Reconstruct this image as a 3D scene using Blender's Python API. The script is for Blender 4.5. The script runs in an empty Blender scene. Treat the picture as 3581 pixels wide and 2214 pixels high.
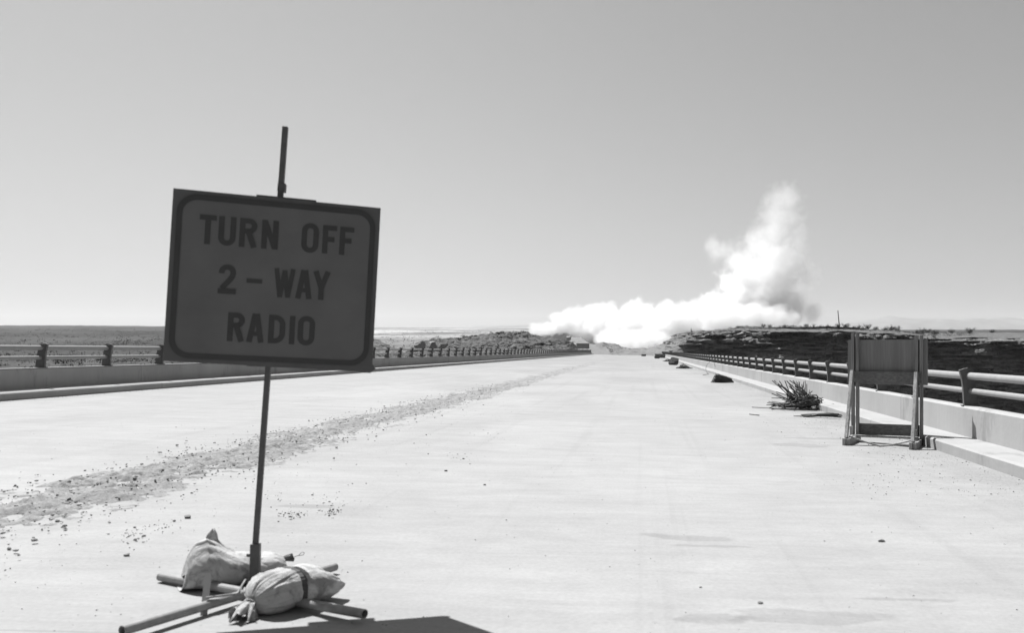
import bpy, bmesh, math, random
import numpy as np
from mathutils import Vector, Matrix
S = bpy.context.scene
COL = S.collection
R = math.radians

# ---------------------------------------------------------------- camera, sky, sun, exposure
FPX = 3100.0            # focal length in pixels of the 3581 px wide photograph
VX, VY = 2250.0, 1226.0 # vanishing point of the bridge
EYE = 1.4
FALL = 0.024            # crossfall of the deck
cam_d = bpy.data.cameras.new('camera')
cam = bpy.data.objects.new('camera', cam_d); COL.objects.link(cam)
cam.location = (0, 0, EYE); cam.rotation_euler = (R(90), 0, 0)
cam_d.sensor_width = 36; cam_d.lens = 36 * FPX / 3581
cam_d.shift_x = (3581 / 2 - VX) / 3581
cam_d.shift_y = (VY - 2214 / 2) / 3581
cam_d.clip_start = 0.1; cam_d.clip_end = 60000
cam_d.dof.use_dof = True; cam_d.dof.focus_distance = 26; cam_d.dof.aperture_fstop = 3.0
S.camera = cam

SUN = Vector((-0.56, 0.57, 1.29)).normalized()
EL = math.asin(SUN.z); AZ = math.atan2(SUN.x, SUN.y)
w = bpy.data.worlds.new('World'); S.world = w; w.use_nodes = True
nt = w.node_tree; nt.nodes.clear()
sky = nt.nodes.new('ShaderNodeTexSky'); sky.sky_type = 'NISHITA'; sky.sun_disc = False
sky.sun_elevation = EL; sky.sun_rotation = AZ; sky.air_density = 1.0; sky.dust_density = 1.3; sky.ozone_density = 1.0
bw = nt.nodes.new('ShaderNodeVectorMath'); bw.operation = 'DOT_PRODUCT'; bw.inputs[1].default_value = (.12, .33, .55)   # response of a blue-sensitive film
bg = nt.nodes.new('ShaderNodeBackground'); bg.inputs['Strength'].default_value = 0.038
wo = nt.nodes.new('ShaderNodeOutputWorld')
nt.links.new(sky.outputs[0], bw.inputs[0]); nt.links.new(bw.outputs['Value'], bg.inputs[0]); nt.links.new(bg.outputs[0], wo.inputs[0])
sd = bpy.data.lights.new('sun', 'SUN'); sd.energy = 4.6; sd.angle = R(0.5); sd.color = (1, 1, 1)
so = bpy.data.objects.new('sun', sd); COL.objects.link(so)
so.rotation_euler = SUN.to_track_quat('Z', 'Y').to_euler(); so.location = SUN * 300

S.view_settings.view_transform = 'Standard'; S.view_settings.look = 'None'
S.view_settings.gamma = 1; S.view_settings.exposure = 1.05
S.view_settings.use_curve_mapping = False
S.render.engine = 'CYCLES'
S.cycles.max_bounces = 36; S.cycles.volume_bounces = 32; S.cycles.diffuse_bounces = 4
S.cycles.use_denoising = True

rng = random.Random(7)
# ---------------------------------------------------------------- helpers
def at(sx, sy, y): return Vector(((sx - VX) * y / FPX, y, EYE - (sy - VY) * y / FPX))
def ground(sx, sy, h=0.0):
    dx, dy = sx - VX, sy - VY
    d = (EYE - h) * FPX / (dy - FALL * dx)
    return Vector((dx * d / FPX, d, h - FALL * dx * d / FPX))
def gz(x): return -FALL * x

_t2 = np.random.RandomState(3).rand(256, 256)
def vn2(x, y):
    xi = np.floor(x).astype(int); yi = np.floor(y).astype(int)
    fx = x - xi; fy = y - yi
    fx = fx * fx * (3 - 2 * fx); fy = fy * fy * (3 - 2 * fy)
    g = lambda a, b: _t2[a & 255, b & 255]
    return (g(xi, yi) * (1 - fx) * (1 - fy) + g(xi + 1, yi) * fx * (1 - fy) + g(xi, yi + 1) * (1 - fx) * fy + g(xi + 1, yi + 1) * fx * fy)
def fbm(x, y, o=5, lac=2.03, gain=.5):
    x = np.asarray(x, float); y = np.asarray(y, float)
    a, s, t = 1.0, 0.0, 0.0
    for k in range(o):
        s = s + a * (vn2(x + 17.3 * k, y - 9.1 * k) - .5); t += a
        x = x * lac; y = y * lac; a *= gain
    return s / t * 2
def sstep(a, b, x):
    t = np.clip((np.asarray(x, float) - a) / (b - a), 0, 1); return t * t * (3 - 2 * t)

def link_mesh(name, verts, faces, m=None, parent=None, smooth=False):
    me = bpy.data.meshes.new(name)
    me.from_pydata([tuple(v) for v in verts], [], [tuple(f) for f in faces]); me.update()
    o = bpy.data.objects.new(name, me); COL.objects.link(o)
    if m: me.materials.append(m)
    if smooth: me.polygons.foreach_set('use_smooth', [True] * len(me.polygons))
    if parent: o.parent = parent
    return o
def grid_mesh(name, P, m=None, parent=None, smooth=True, flip=False):
    n, k = P.shape[:2]
    idx = np.arange(n * k).reshape(n, k)
    f = np.stack([idx[:-1, :-1], idx[:-1, 1:], idx[1:, 1:], idx[1:, :-1]], -1).reshape(-1, 4)
    if flip: f = f[:, ::-1]
    return link_mesh(name, P.reshape(-1, 3), f.tolist(), m, parent, smooth)

class MB:
    def __init__(s): s.v = []; s.f = []
    def add(s, v, f):
        n = len(s.v); s.v += [Vector(p) for p in v]; s.f += [[i + n for i in q] for q in f]
    def box(s, c, size, M=None):
        c = Vector(c); h = Vector(size) / 2
        vs = [Vector((sx * h.x, sy * h.y, sz * h.z)) for sx in (-1, 1) for sy in (-1, 1) for sz in (-1, 1)]
        if M is not None: vs = [M @ p for p in vs]
        s.add([c + p for p in vs], [(0, 1, 3, 2), (4, 6, 7, 5), (0, 4, 5, 1), (2, 3, 7, 6), (0, 2, 6, 4), (1, 5, 7, 3)])
    def beam(s, a, b, wd, th, side=None):
        a = Vector(a); b = Vector(b); d = (b - a).normalized()
        u = Vector(side) if side is not None else Vector((1, 0, 0))
        u = (u - d * u.dot(d)).normalized(); v = d.cross(u)
        q = [u * wd / 2 * i + v * th / 2 * j for i, j in ((-1, -1), (1, -1), (1, 1), (-1, 1))]
        s.add([a + p for p in q] + [b + p for p in q], [(3, 2, 1, 0), (4, 5, 6, 7), (0, 1, 5, 4), (1, 2, 6, 5), (2, 3, 7, 6), (3, 0, 4, 7)])
    def tube(s, pts, r, n=8, cap=True):
        pts = [Vector(p) for p in pts]; rs = r if isinstance(r, (list, tuple)) else [r] * len(pts)
        t = (pts[1] - pts[0]).normalized()
        u = t.orthogonal().normalized(); vs = []; fs = []
        for i, p in enumerate(pts):
            if i == 0: tt = t
            elif i == len(pts) - 1: tt = (pts[i] - pts[i - 1]).normalized()
            else: tt = (pts[i + 1] - pts[i - 1]).normalized()
            u = (u - tt * u.dot(tt)).normalized(); v = tt.cross(u)
            for k in range(n):
                a = 2 * math.pi * k / n; vs.append(p + (u * math.cos(a) + v * math.sin(a)) * rs[i])
        for i in range(len(pts) - 1):
            for k in range(n):
                a = i * n + k; b = i * n + (k + 1) % n; fs.append((a, b, b + n, a + n))
        if cap: fs.append(tuple(range(n - 1, -1, -1))); m = (len(pts) - 1) * n; fs.append(tuple(range(m, m + n)))
        s.add(vs, fs)
    def prism(s, poly, axis_a, axis_b, ext, origin):
        """polygon in (a,b) extruded along ext"""
        n = len(poly); o = Vector(origin); A = Vector(axis_a); B = Vector(axis_b); E = Vector(ext)
        s.add([o + A * p + B * q for p, q in poly] + [o + A * p + B * q + E for p, q in poly],
              [tuple(range(n)), tuple(range(2 * n - 1, n - 1, -1))] + [(i, i + n, (i + 1) % n + n, (i + 1) % n) for i in range(n)])
    def build(s, name, m, parent=None, smooth=False, bevel=0):
        o = link_mesh(name, s.v, s.f, m, parent, smooth)
        bm = bmesh.new(); bm.from_mesh(o.data); bmesh.ops.recalc_face_normals(bm, faces=bm.faces)
        bm.to_mesh(o.data); bm.free()
        if bevel:
            b = o.modifiers.new('bevel', 'BEVEL'); b.width = bevel; b.segments = 2; b.limit_method = 'ANGLE'
        return o
def tag(o, label=None, cat=None, group=None, kind=None):
    if label: o['label'] = label
    if cat: o['category'] = cat
    if group: o['group'] = group
    if kind: o['kind'] = kind
    return o
def empty(name, loc, label, cat, group=None):
    o = bpy.data.objects.new(name, None); COL.objects.link(o); o.location = loc; o.empty_display_size = .2
    return tag(o, label, cat, group)
def under(o, root):   # keep world position when the parent is an Empty with a location
    o.parent = root; o.matrix_parent_inverse = Matrix.Translation(root.location).inverted(); return o

# ---------------------------------------------------------------- materials (all greys: the photograph is black and white)
class NB:
    def __init__(s, name):
        s.m = bpy.data.materials.new(name); s.m.use_nodes = True; s.t = s.m.node_tree; s.t.nodes.clear()
        s.out = s.n('ShaderNodeOutputMaterial'); s.b = s.n('ShaderNodeBsdfPrincipled')
        s.l(s.b.outputs[0], s.out.inputs[0]); s.tc = s.n('ShaderNodeTexCoord').outputs['Object']
    def n(s, k, **kw):
        x = s.t.nodes.new(k)
        for a, b in kw.items(): setattr(x, a, b)
        return x
    def l(s, a, b): s.t.links.new(a, b)
    def noise(s, scale, det=4, stretch=None, rough=.55, dist=0):
        v = s.tc
        if stretch:
            mp = s.n('ShaderNodeMapping'); mp.inputs['Scale'].default_value = stretch; s.l(v, mp.inputs[0]); v = mp.outputs[0]
        x = s.n('ShaderNodeTexNoise'); x.inputs['Scale'].default_value = scale; x.inputs['Detail'].default_value = det
        x.inputs['Roughness'].default_value = rough; x.inputs['Distortion'].default_value = dist
        s.l(v, x.inputs['Vector']); return x.outputs[0]
    def voro(s, scale, stretch=None):
        v = s.tc
        if stretch:
            mp = s.n('ShaderNodeMapping'); mp.inputs['Scale'].default_value = stretch; s.l(v, mp.inputs[0]); v = mp.outputs[0]
        x = s.n('ShaderNodeTexVoronoi'); x.inputs['Scale'].default_value = scale; s.l(v, x.inputs['Vector']); return x.outputs['Distance']
    def rng(s, v, a, b, c, d, smooth=False):
        x = s.n('ShaderNodeMapRange'); x.interpolation_type = 'SMOOTHSTEP' if smooth else 'LINEAR'
        for i, q in enumerate((a, b, c, d)): x.inputs[1 + i].default_value = q
        s.l(v, x.inputs[0]); return x.outputs[0]
    def op(s, o, a, b=None):
        x = s.n('ShaderNodeMath', operation=o)
        for i, q in enumerate((a, b)):
            if q is None: continue
            if isinstance(q, (int, float)): x.inputs[i].default_value = q
            else: s.l(q, x.inputs[i])
        return x.outputs[0]
    def mix(s, f, a, b):  # scalar a*(1-f)+b*f
        return s.op('ADD', s.op('MULTIPLY', a, s.op('SUBTRACT', 1.0, f)), s.op('MULTIPLY', b, f))
    def sep(s):
        x = s.n('ShaderNodeSeparateXYZ'); s.l(s.tc, x.inputs[0]); return x.outputs
    def finish(s, col, rough=.85, bump=None, dist=.01, strength=.6, metal=0, spec=.3):
        s.l(col, s.b.inputs['Base Color']) if not isinstance(col, (int, float)) else None
        if isinstance(col, (int, float)): s.b.inputs['Base Color'].default_value = (col, col, col, 1)
        s.b.inputs['Roughness'].default_value = rough; s.b.inputs['Metallic'].default_value = metal
        s.b.inputs['Specular IOR Level'].default_value = spec
        if bump is not None:
            x = s.n('ShaderNodeBump'); x.inputs['Distance'].default_value = dist; x.inputs['Strength'].default_value = strength
            s.l(bump, x.inputs['Height']); s.l(x.outputs[0], s.b.inputs['Normal'])
        return s.m
def simple(name, base, var=.2, scale=6, rough=.8, stretch=None, bump=.004, metal=0, det=5, spec=.3):
    b = NB(name); n = b.noise(scale, det, stretch)
    return b.finish(b.op('MULTIPLY', b.rng(n, .25, .75, 1 - var, 1 + var), base), rough, n, bump, .5, metal, spec)

def stain(b, cx, cy, rx, ry, seed, soft=.35):
    """a stain with a shape of its own round (cx, cy) on the deck"""
    v = b.n('ShaderNodeVectorMath', operation='MULTIPLY_ADD'); b.l(b.tc, v.inputs[0])
    v.inputs[1].default_value = (1 / rx, 1 / ry, 0); v.inputs[2].default_value = (-cx / rx, -cy / ry, 0)
    ln = b.n('ShaderNodeVectorMath', operation='LENGTH'); b.l(v.outputs[0], ln.inputs[0])
    nz = b.noise(2.2 + seed * .13, 4, (1, 1.6, 1))
    return b.rng(b.op('ADD', ln.outputs['Value'], b.rng(nz, .3, .7, -.55, .55)), 1 - soft, 1.05, 1, 0, True)

def deck_mat():
    b = NB('deck_concrete')
    broom = b.noise(1.0, 7, (.55, 4.2, 1), .68, .8)            # transverse finishing streaks
    fine = b.noise(2.0, 4, (1.2, 17, 1), .65, .6)
    big = b.noise(.22, 5, (1, .6, 1), .6, .6)
    grit = b.noise(38, 3)
    c = b.op('MULTIPLY', b.rng(broom, .3, .7, .93, 1.05), .278)
    c = b.op('MULTIPLY', c, b.rng(fine, .25, .75, .965, 1.03))
    c = b.op('MULTIPLY', c, b.rng(big, .3, .7, .86, 1.1))
    c = b.op('MULTIPLY', c, b.rng(b.noise(1.6, 7, (.8, 1.5, 1), .72, .4), .3, .7, .91, 1.07))
    trk = b.noise(.9, 5, (3.2, .05, 1), .6)
    c = b.op('MULTIPLY', c, b.rng(trk, .36, .46, .95, 1, True))
    c = b.op('MULTIPLY', c, b.rng(grit, .2, .8, .9, 1.08))
    speck = b.rng(b.voro(9), .0, .09, .5, 1)
    dens = b.rng(b.noise(.6, 4, None, .65), .46, .6, 0, 1)
    c = b.op('MULTIPLY', c, b.mix(dens, 1.0, speck))
    x, y, z = b.sep()
    # gravelly dirt swept along the right kerb
    e = b.op('ADD', b.rng(x, 1.6, 4.4, 0, .95), b.rng(b.noise(.9, 8, (1.0, .8, 1), .75), .25, .75, -.75, .5))
    dirt = b.rng(e, .3, 1.05, 0, 1, True)
    c = b.mix(b.op('MULTIPLY', dirt, .6), c, b.op('MULTIPLY', b.rng(grit, .3, .7, .62, 1.05), .24))
    # dirt tracked about far down the deck and along the left kerb
    e2 = b.op('ADD', b.rng(x, -12.4, -13.5, 0, 1), b.rng(b.noise(2.1, 5), .3, .7, -.5, .4))
    c = b.mix(b.op('MULTIPLY', b.rng(e2, .4, .9, 0, 1), .5), c, .2)
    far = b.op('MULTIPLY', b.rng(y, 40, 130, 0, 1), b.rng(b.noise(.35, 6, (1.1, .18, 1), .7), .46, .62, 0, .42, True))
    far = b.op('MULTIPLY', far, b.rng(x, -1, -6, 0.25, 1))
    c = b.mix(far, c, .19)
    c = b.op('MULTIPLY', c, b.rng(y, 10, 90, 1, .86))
    for args in ((.28, 6.66, .34, .13, 1), (.62, 6.38, .42, .045, 3), (.92, 4.72, .5, .16, 5), (.35, 4.62, .28, .09, 8), (2.35, 13.6, .5, .3, 2), (-2.85, 7.55, .26, .09, 6), (3.1, 14.8, .9, .18, 4), (1.55, 5.1, .3, .03, 7)):
        c = b.op('MULTIPLY', c, b.rng(stain(b, *args), 0, 1, 1, .83))
    # construction joints across the deck
    j = b.op('ABSOLUTE', b.op('SUBTRACT', b.op('FRACT', b.op('DIVIDE', b.op('ADD', y, 3.4), 15.2)), .5))
    c = b.op('MULTIPLY', c, b.rng(j, .0, .0011, .8, 1))
    hgt = b.op('ADD', b.op('MULTIPLY', fine, .5), b.op('ADD', broom, b.op('MULTIPLY', grit, .35)))
    return b.finish(c, .88, hgt, .006, .45, 0, .2)
def wall_mat(name, base):
    b = NB(name)
    run = b.noise(1.7, 6, (1, 1.3, .22), .7)          # vertical weather runs
    run2 = b.noise(9, 3, (1, 1.6, .08), .6)
    big = b.noise(.5, 4)
    c = b.op('MULTIPLY', b.rng(run, .3, .7, .94, 1.05), base)
    c = b.op('MULTIPLY', c, b.rng(run2, .3, .72, .97, 1.02)); c = b.op('MULTIPLY', c, b.rng(big, .3, .7, .9, 1.08))
    x, y, z = b.sep(); j = b.op('ABSOLUTE', b.op('SUBTRACT', b.op('FRACT', b.op('DIVIDE', b.op('ADD', y, 2.1), 7.74)), .5))
    c = b.op('MULTIPLY', c, b.rng(j, .0006, .0018, .45, 1))
    st = b.rng(b.noise(1.1, 6, (1, 1, .35), .7), .56, .68, 0, .22, True)
    c = b.op('MULTIPLY', c, b.op('SUBTRACT', 1.0, st))
    return b.finish(c, .85, b.noise(16, 5), .006, .5, 0, .2)
def rock_mat(name, lo, hi, strat=True, veg=.0):
    b = NB(name)
    a = b.noise(.35, 7, (1, 1, 3.5) if strat else None, .65, .4); f = b.noise(2.6, 6, (1, 1, 2.5) if strat else None, .7)
    c = b.rng(b.op('ADD', b.op('MULTIPLY', a, .55), b.op('MULTIPLY', f, .45)), .33, .68, lo, hi)
    if veg:
        v = b.rng(b.noise(.55, 5, None, .7), .5, .58, 0, 1)
        c = b.mix(b.op('MULTIPLY', v, veg), c, .06)
    return b.finish(c, .95, b.op('ADD', a, b.op('MULTIPLY', f, .6)), .35, .8, 0, .1)
def wood_mat(name, base, ax='Z', con=1.0):
    b = NB(name); st = {'Z': (1, 1, .06), 'X': (.06, 1, 1), 'Y': (1, .06, 1)}[ax]
    g = b.noise(42, 5, st, .6, .5); k = b.noise(5, 4, st, .6, 1.2)
    c = b.op('MULTIPLY', b.rng(g, .3, .7, 1 - .38 * con, 1 + .3 * con), base); c = b.op('MULTIPLY', c, b.rng(k, .3, .7, .8, 1.15))
    return b.finish(c, .8, g, .002, .5, 0, .2)

M = {}
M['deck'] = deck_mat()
M['wall'] = wall_mat('parapet_concrete', .30)
M['kerb'] = wall_mat('walkway_concrete', .29)
M['galv'] = simple('galvanised_steel', .24, .1, 8, .5, None, .001, 0, 4, .4)
M['post'] = simple('post_steel', .11, .15, 12, .6, None, .001)
M['sign'] = simple('sign_face', .108, .12, 4, .6, None, .0005)
M['signback'] = simple('sign_backing', .085, .1, 9, .7, (1, 1, .2), .001)
M['black'] = simple('sign_black', .042, .08, 12, .6, None, .0003)
M['pole'] = simple('pole_steel', .085, .2, 18, .55, None, .001)
M['pipe'] = simple('pipe_steel', .22, .25, 20, .5, (1, 1, 1), .001)
M['tape'] = simple('strap_rubber', .05, .15, 20, .7, None, .001)
M['rebar'] = simple('rebar_rust', .05, .4, 30, .5, None, .002, 0, 5, .5)
M['ply'] = wood_mat('plywood', .185, 'Z', .35); M['wood'] = wood_mat('weathered_lumber', .2); M['woodl'] = wood_mat('pale_lumber', .3)
M['woodx'] = wood_mat('cross_board', .13, 'X')
M['cliff'] = rock_mat('cliff_rock', .07, .24)
M['cut'] = rock_mat('pale_broken_rock', .16, .34, False)
M['hillrock'] = rock_mat('hill_rock', .035, .17, True, .5)
M['boulder'] = rock_mat('boulder_rock', .16, .34)
M['gravel'] = simple('gravel_stone', .15, .5, 9, .95, None, .01)
M['rubble'] = simple('rubble_stone', .2, .35, 1.2, .95, None, .02)
M['brush'] = simple('desert_brush', .055, .4, 3, .9, None, .0)
M['stem'] = simple('brush_stem', .05, .2, 9, .9, None, .0)
M['board'] = simple('board_paint', .2, .08, 2, .6, (1, 1, .2), .001)

def bag_mat():
    b = NB('sandbag_canvas')
    c = b.op('MULTIPLY', b.rng(b.noise(5, 6, None, .65), .3, .7, .82, 1.08), .44)
    dirt = b.rng(b.noise(7.5, 6, None, .7, .8), .47, .62, 0, .8, True)
    x, y, z = b.sep()
    dirt = b.op('MULTIPLY', dirt, b.rng(z, .02, .25, 1, .55))
    c = b.mix(dirt, c, .10)
    weave = b.noise(240, 2)
    return b.finish(c, .9, b.op('ADD', b.noise(19, 7, None, .68, .8), b.op('MULTIPLY', weave, .15)), .02, .7, 0, .1)
M['bag'] = bag_mat()

def terrain_mat():
    b = NB('desert_ground')
    x, y, z = b.sep()
    dark = b.noise(.011, 7, (1, .5, 1), .68); sc = b.noise(.35, 5, None, .75)
    c = b.rng(b.op('ADD', b.op('MULTIPLY', dark, .6), b.op('MULTIPLY', sc, .4)), .38, .62, .01, .06)
    # bladed pale fields and tracks on the slope beyond the canyon
    band = b.noise(.012, 5, (.22, .45, 1), .6, .6)
    fld = b.rng(b.noise(.0042, 4, (.8, .55, 1), .5), .4, .52, 0, 1, True)
    side = b.op('MULTIPLY', b.rng(b.op('DIVIDE', x, y), -.47, -.40, 0, 1, True), b.rng(b.op('DIVIDE', x, y), -.15, -.10, 1, 0, True))
    near = b.rng(y, 330, 480, 0, 1, True)
    m = b.op('MULTIPLY', b.op('MULTIPLY', side, near), b.rng(y, 2500, 2800, 1, 0, True))
    m = b.op('MULTIPLY', m, b.op('MAXIMUM', fld, .75))
    pale = b.op('MULTIPLY', b.rng(band, .42, .58, .15, .34), b.rng(sc, .3, .7, .8, 1.15))
    c = b.mix(m, c, pale)
    return b.finish(c, .95, sc, .4, .7, 0, .1)
M['terrain'] = terrain_mat()
M['approach'] = rock_mat('graded_rubble_fill', .10, .22, False)
def mountain():
    b = NB('mountain_rock'); return b.finish(b.rng(b.noise(.004, 6), .3, .7, .08, .16), .95, None, 0, 0, 0, .1)
M['mount'] = mountain()

# ---------------------------------------------------------------- dimensions of the bridge
XR, XL = 4.42, -13.57
KH, KW = .17, .59            # walkway kerb height and width
WT, RT = .65, 1.18           # wall top, rail top
Y0, Y1 = -9.0, 243.0
WTH = .28

# ---------------------------------------------------------------- ground sheet
def land(X, Y):
    u = X / np.maximum(Y, 1)
    tab_y = [262, 300, 400, 600, 1000, 1500, 2200, 3000, 4200, 14000, 40000]
    tab_z = [-6, -3, 2, 9, 21, 35, 55.5, 80, 88, 90, 90]
    z = np.interp(Y, tab_y, tab_z)
    z = np.where(z > 0, z * (1 + .07 * np.clip((-.35 - u) / .25, -1.4, 1.2)), z)
    roll = fbm(X / 170, Y / 170, 4) * np.clip((Y - 280) / 250, 0, 1) * 5 * np.clip(1.4 - Y / 2400, 0, 1)
    z = z + roll + fbm(X / 14, Y / 14, 4) * .9 * np.clip((Y - 240) / 60, 0, 1)
    bank = sstep(224, 264, Y + fbm(X / 22, Y / 22, 4) * 9)
    fl = -34 + fbm(X / 30, Y / 30, 4) * 5
    return fl * (1 - bank) + z * bank
ys = np.concatenate([np.array([-400, -150, -60, -20]), np.geomspace(3, 215, 24), np.geomspace(218, 900, 210), np.geomspace(910, 17000, 110)])
us = np.linspace(-1.5, 1.35, 420)
Yg = np.repeat(ys[:, None], len(us), 1); Xg = us[None, :] * (np.maximum(Yg, 0) + 60) 
Zg = land(Xg, Yg)
tag(grid_mesh('ground', np.stack([Xg, Yg, Zg], -1), M['terrain'], flip=False), kind='structure')

# far mountains
mx = np.linspace(-1200, 4200, 240); my = np.linspace(0, 1, 14)
A, B = np.meshgrid(mx, my, indexing='ij')
prof = np.interp(mx, [-1200, 900, 1320, 1500, 1760, 1900, 2100, 2300, 2450, 2700, 2850, 3100, 3500, 4200], [180, 175, 172, 205, 247, 236, 228, 218, 226, 240, 238, 222, 190, 175])
prof = prof + fbm(mx / 160, mx * 0 + 3, 5) * 16
D0 = 6400.0
Zm = 60 + (prof[:, None] - 60) * np.sin(np.clip(B, 0, 1) * math.pi) ** .8 * (1 + .1 * fbm(A / 120, B * 6, 4))
tag(grid_mesh('mountains', np.stack([A, D0 + (B - .5) * 1500 + fbm(A / 300, B * 3, 3) * 120, Zm], -1) * 2.05, M['mount']), kind='structure')

# ---------------------------------------------------------------- bridge deck, walkways
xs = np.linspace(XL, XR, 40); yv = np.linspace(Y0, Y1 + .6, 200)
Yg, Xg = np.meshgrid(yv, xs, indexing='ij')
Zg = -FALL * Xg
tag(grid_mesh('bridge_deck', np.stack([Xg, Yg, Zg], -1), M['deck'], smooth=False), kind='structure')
# slab edge and girder depth below the deck
mb = MB(); mb.prism([(x, h - FALL * x) for x, h in ((XL - 1.1, -.6), (XR + 1.1, -.6), (XR + 1.1, -.12), (XL - 1.1, -.12))], (1, 0, 0), (0, 0, 1), (0, Y1 - Y0, 0), (0, Y0, 0))
for gx in (-11.5, -7.2, -2.8, 1.6):
    mb.box((gx, (Y0 + Y1) / 2, -1.6), (.5, Y1 - Y0, 1.9))
tag(mb.build('bridge_slab', M['wall']), kind='structure')

def side_x(side, off): return XR + off if side > 0 else XL - off
for side in (1, -1):
    # walkway with its kerb face: a swept section with slight roughness at the edge
    sec = [(0.0, -.05), (0.0, KH - .025), (.025, KH), (KW, KH + .012), (KW + .02, KH + .012), (KW + .02, -.05)]
    P = []
    yk = np.linspace(Y0, Y1, 420)
    for j, y in enumerate(yk):
        row = []
        for k, (o, z) in enumerate(sec):
            wob = .012 * float(fbm(y * .9, k * 3.1, 3)) if 0 < k < 3 else 0
            x = side_x(side, o + wob); row.append((x, y, gz(x) + z + wob * .5))
        P.append(row)
    tag(grid_mesh('walkway', np.array(P), M['kerb'], smooth=False, flip=side < 0), kind='structure')
    # parapet wall
    sec = [(KW, KH - .03), (KW, WT - .03), (KW + .03, WT), (KW + WTH - .03, WT), (KW + WTH, WT - .03), (KW + WTH, -.45)]
    mb = MB(); n = 60
    vs = []; fs = []
    for y in np.linspace(Y0, Y1, n):
        for o, z in sec:
            x = side_x(side, o); vs.append((x, y, gz(x) + z))
    k = len(sec)
    for i in range(n - 1):
        for j in range(k):
            a, b_ = i * k + j, i * k + (j + 1) % k; fs.append((a, b_, b_ + k, a + k))
    fs.append(tuple(range(k))); fs.append(tuple(range((n - 1) * k, n * k)))
    mb.add(vs, fs)
    o = mb.build('parapet_wall', M['wall'])
    tag(o, 'sunlit pale concrete parapet wall behind the rebar heaps and barricade' if side > 0 else 'shaded dark concrete parapet wall with streaks, passing behind the road sign', 'wall', 'parapet walls of the bridge')
    # railing
    root = empty('bridge_railing', (side_x(side, KW + .12), 0, WT), 'bright two pipe steel railing on the sunlit wall beside the barricade' if side > 0 else 'two pipe steel railing on the shaded wall behind the road sign', 'railing', 'railings along the bridge')
    xr = side_x(side, KW + .13); zt = gz(xr)
    for nm, zc, ra in (('top_rail', 1.12, .058), ('lower_rail', .885, .045)):
        mb = MB(); mb.tube([(xr + side * (.02 if nm == 'lower_rail' else 0), y, zt + zc) for y in np.linspace(Y0, Y1, 30)], ra, 14)
        under(mb.build(nm, M['galv'], smooth=True), root)
    # one curved post: flange facing the road and a web plate behind it
    base = side_x(side, KW + .04); s = side
    def fx(t): return -.075 * max(0, (t - .3) / .7) ** 2 - .012 * math.sin(3.14 * t)          # the top curls over towards the road
    mb = MB(); H = .56; fl = []
    N = 10
    pro = [(fx(i / N), H * i / N) for i in range(N + 1)] + [(.0, H + .025), (.06, H + .035), (.11, H + .02)]
    out = [(p + .018, q - (.016 if i > N else 0)) for i, (p, q) in enumerate(pro)]
    poly = pro + out[::-1]
    mb.prism([(s * p, q) for p, q in poly], (1, 0, 0), (0, 0, 1), (0, .056, 0), (0, -.028, 0))
    web = [(fx(i / N) + .018, H * i / N) for i in range(N + 1)] + [(.10, H), (.16, H - .1), (.2, H - .3), (.235, 0)]
    mb.prism([(s * p, q) for p, q in web], (1, 0, 0), (0, 0, 1), (0, .016, 0), (0, -.008, 0))
    mb.box((s * .1, 0, .006), (.26, .12, .012))
    y_first = 24.3 if side > 0 else 26.2
    y = y_first - 2.58 * 8
    proto = None
    while y < Y1 - .3:
        if proto is None:
            proto = mb.build('post', M['post']); o = proto
        else:
            o = proto.copy(); COL.objects.link(o)
        o.location = (base, y, gz(base) + WT)
        under(o, root)
        y += 2.58

# ---------------------------------------------------------------- rubble strip down the middle of the deck
def strip():
    rows = np.concatenate([np.arange(4.6, 14, .03), np.arange(14, 30, .08), np.arange(30, 80, .3), np.arange(80, 236, 1.2)])
    cols = np.linspace(0, 1, 64)
    Yg = np.repeat(rows[:, None], 64, 1)
    cen = -5.02 + .18 * fbm(rows / 9, rows * 0 + 1, 3)
    wl = .92 + .2 * fbm(rows / 1.7, rows * 0 + 7, 4); wr = .9 + .2 * fbm(rows / 1.5, rows * 0 + 11, 4)
    Xg = cen[:, None] - wl[:, None] + cols[None, :] * (wl + wr)[:, None]
    e = np.clip(np.minimum(cols, 1 - cols)[None, :] * 3.2 + .75 * fbm(Xg * 2.6, Yg * 1.3, 5) - .16, 0, 1)
    h = .018 + .05 * np.clip(fbm(Xg * 2.2, Yg * 1.4, 4) + .1, -.2, 1) + .05 * fbm(Xg * 8, Yg * 7, 3) + .04 * np.clip(fbm(Xg * 15, Yg * 15, 2), -.3, 1)
    h = (h - .034 * np.clip((Yg - 16) / 80, 0, 1.1) - .008) * e - .012 * (1 - e)
    h = np.clip(h, -.02, .12)
    b = NB('strip_dirt'); f = b.noise(26, 5, None, .7); g = b.noise(2.5, 4)
    c = b.op('MULTIPLY', b.rng(f, .3, .7, .62, 1.15), b.rng(g, .3, .7, .21, .29))
    m = b.finish(c, .95, f, .02, .8, 0, .1)
    o = grid_mesh('dirt_strip', np.stack([Xg, Yg, -FALL * Xg + h], -1), m)
    tag(o, 'rough band of loose dirt and broken concrete along the deck', 'dirt', kind='stuff')
strip()

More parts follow.
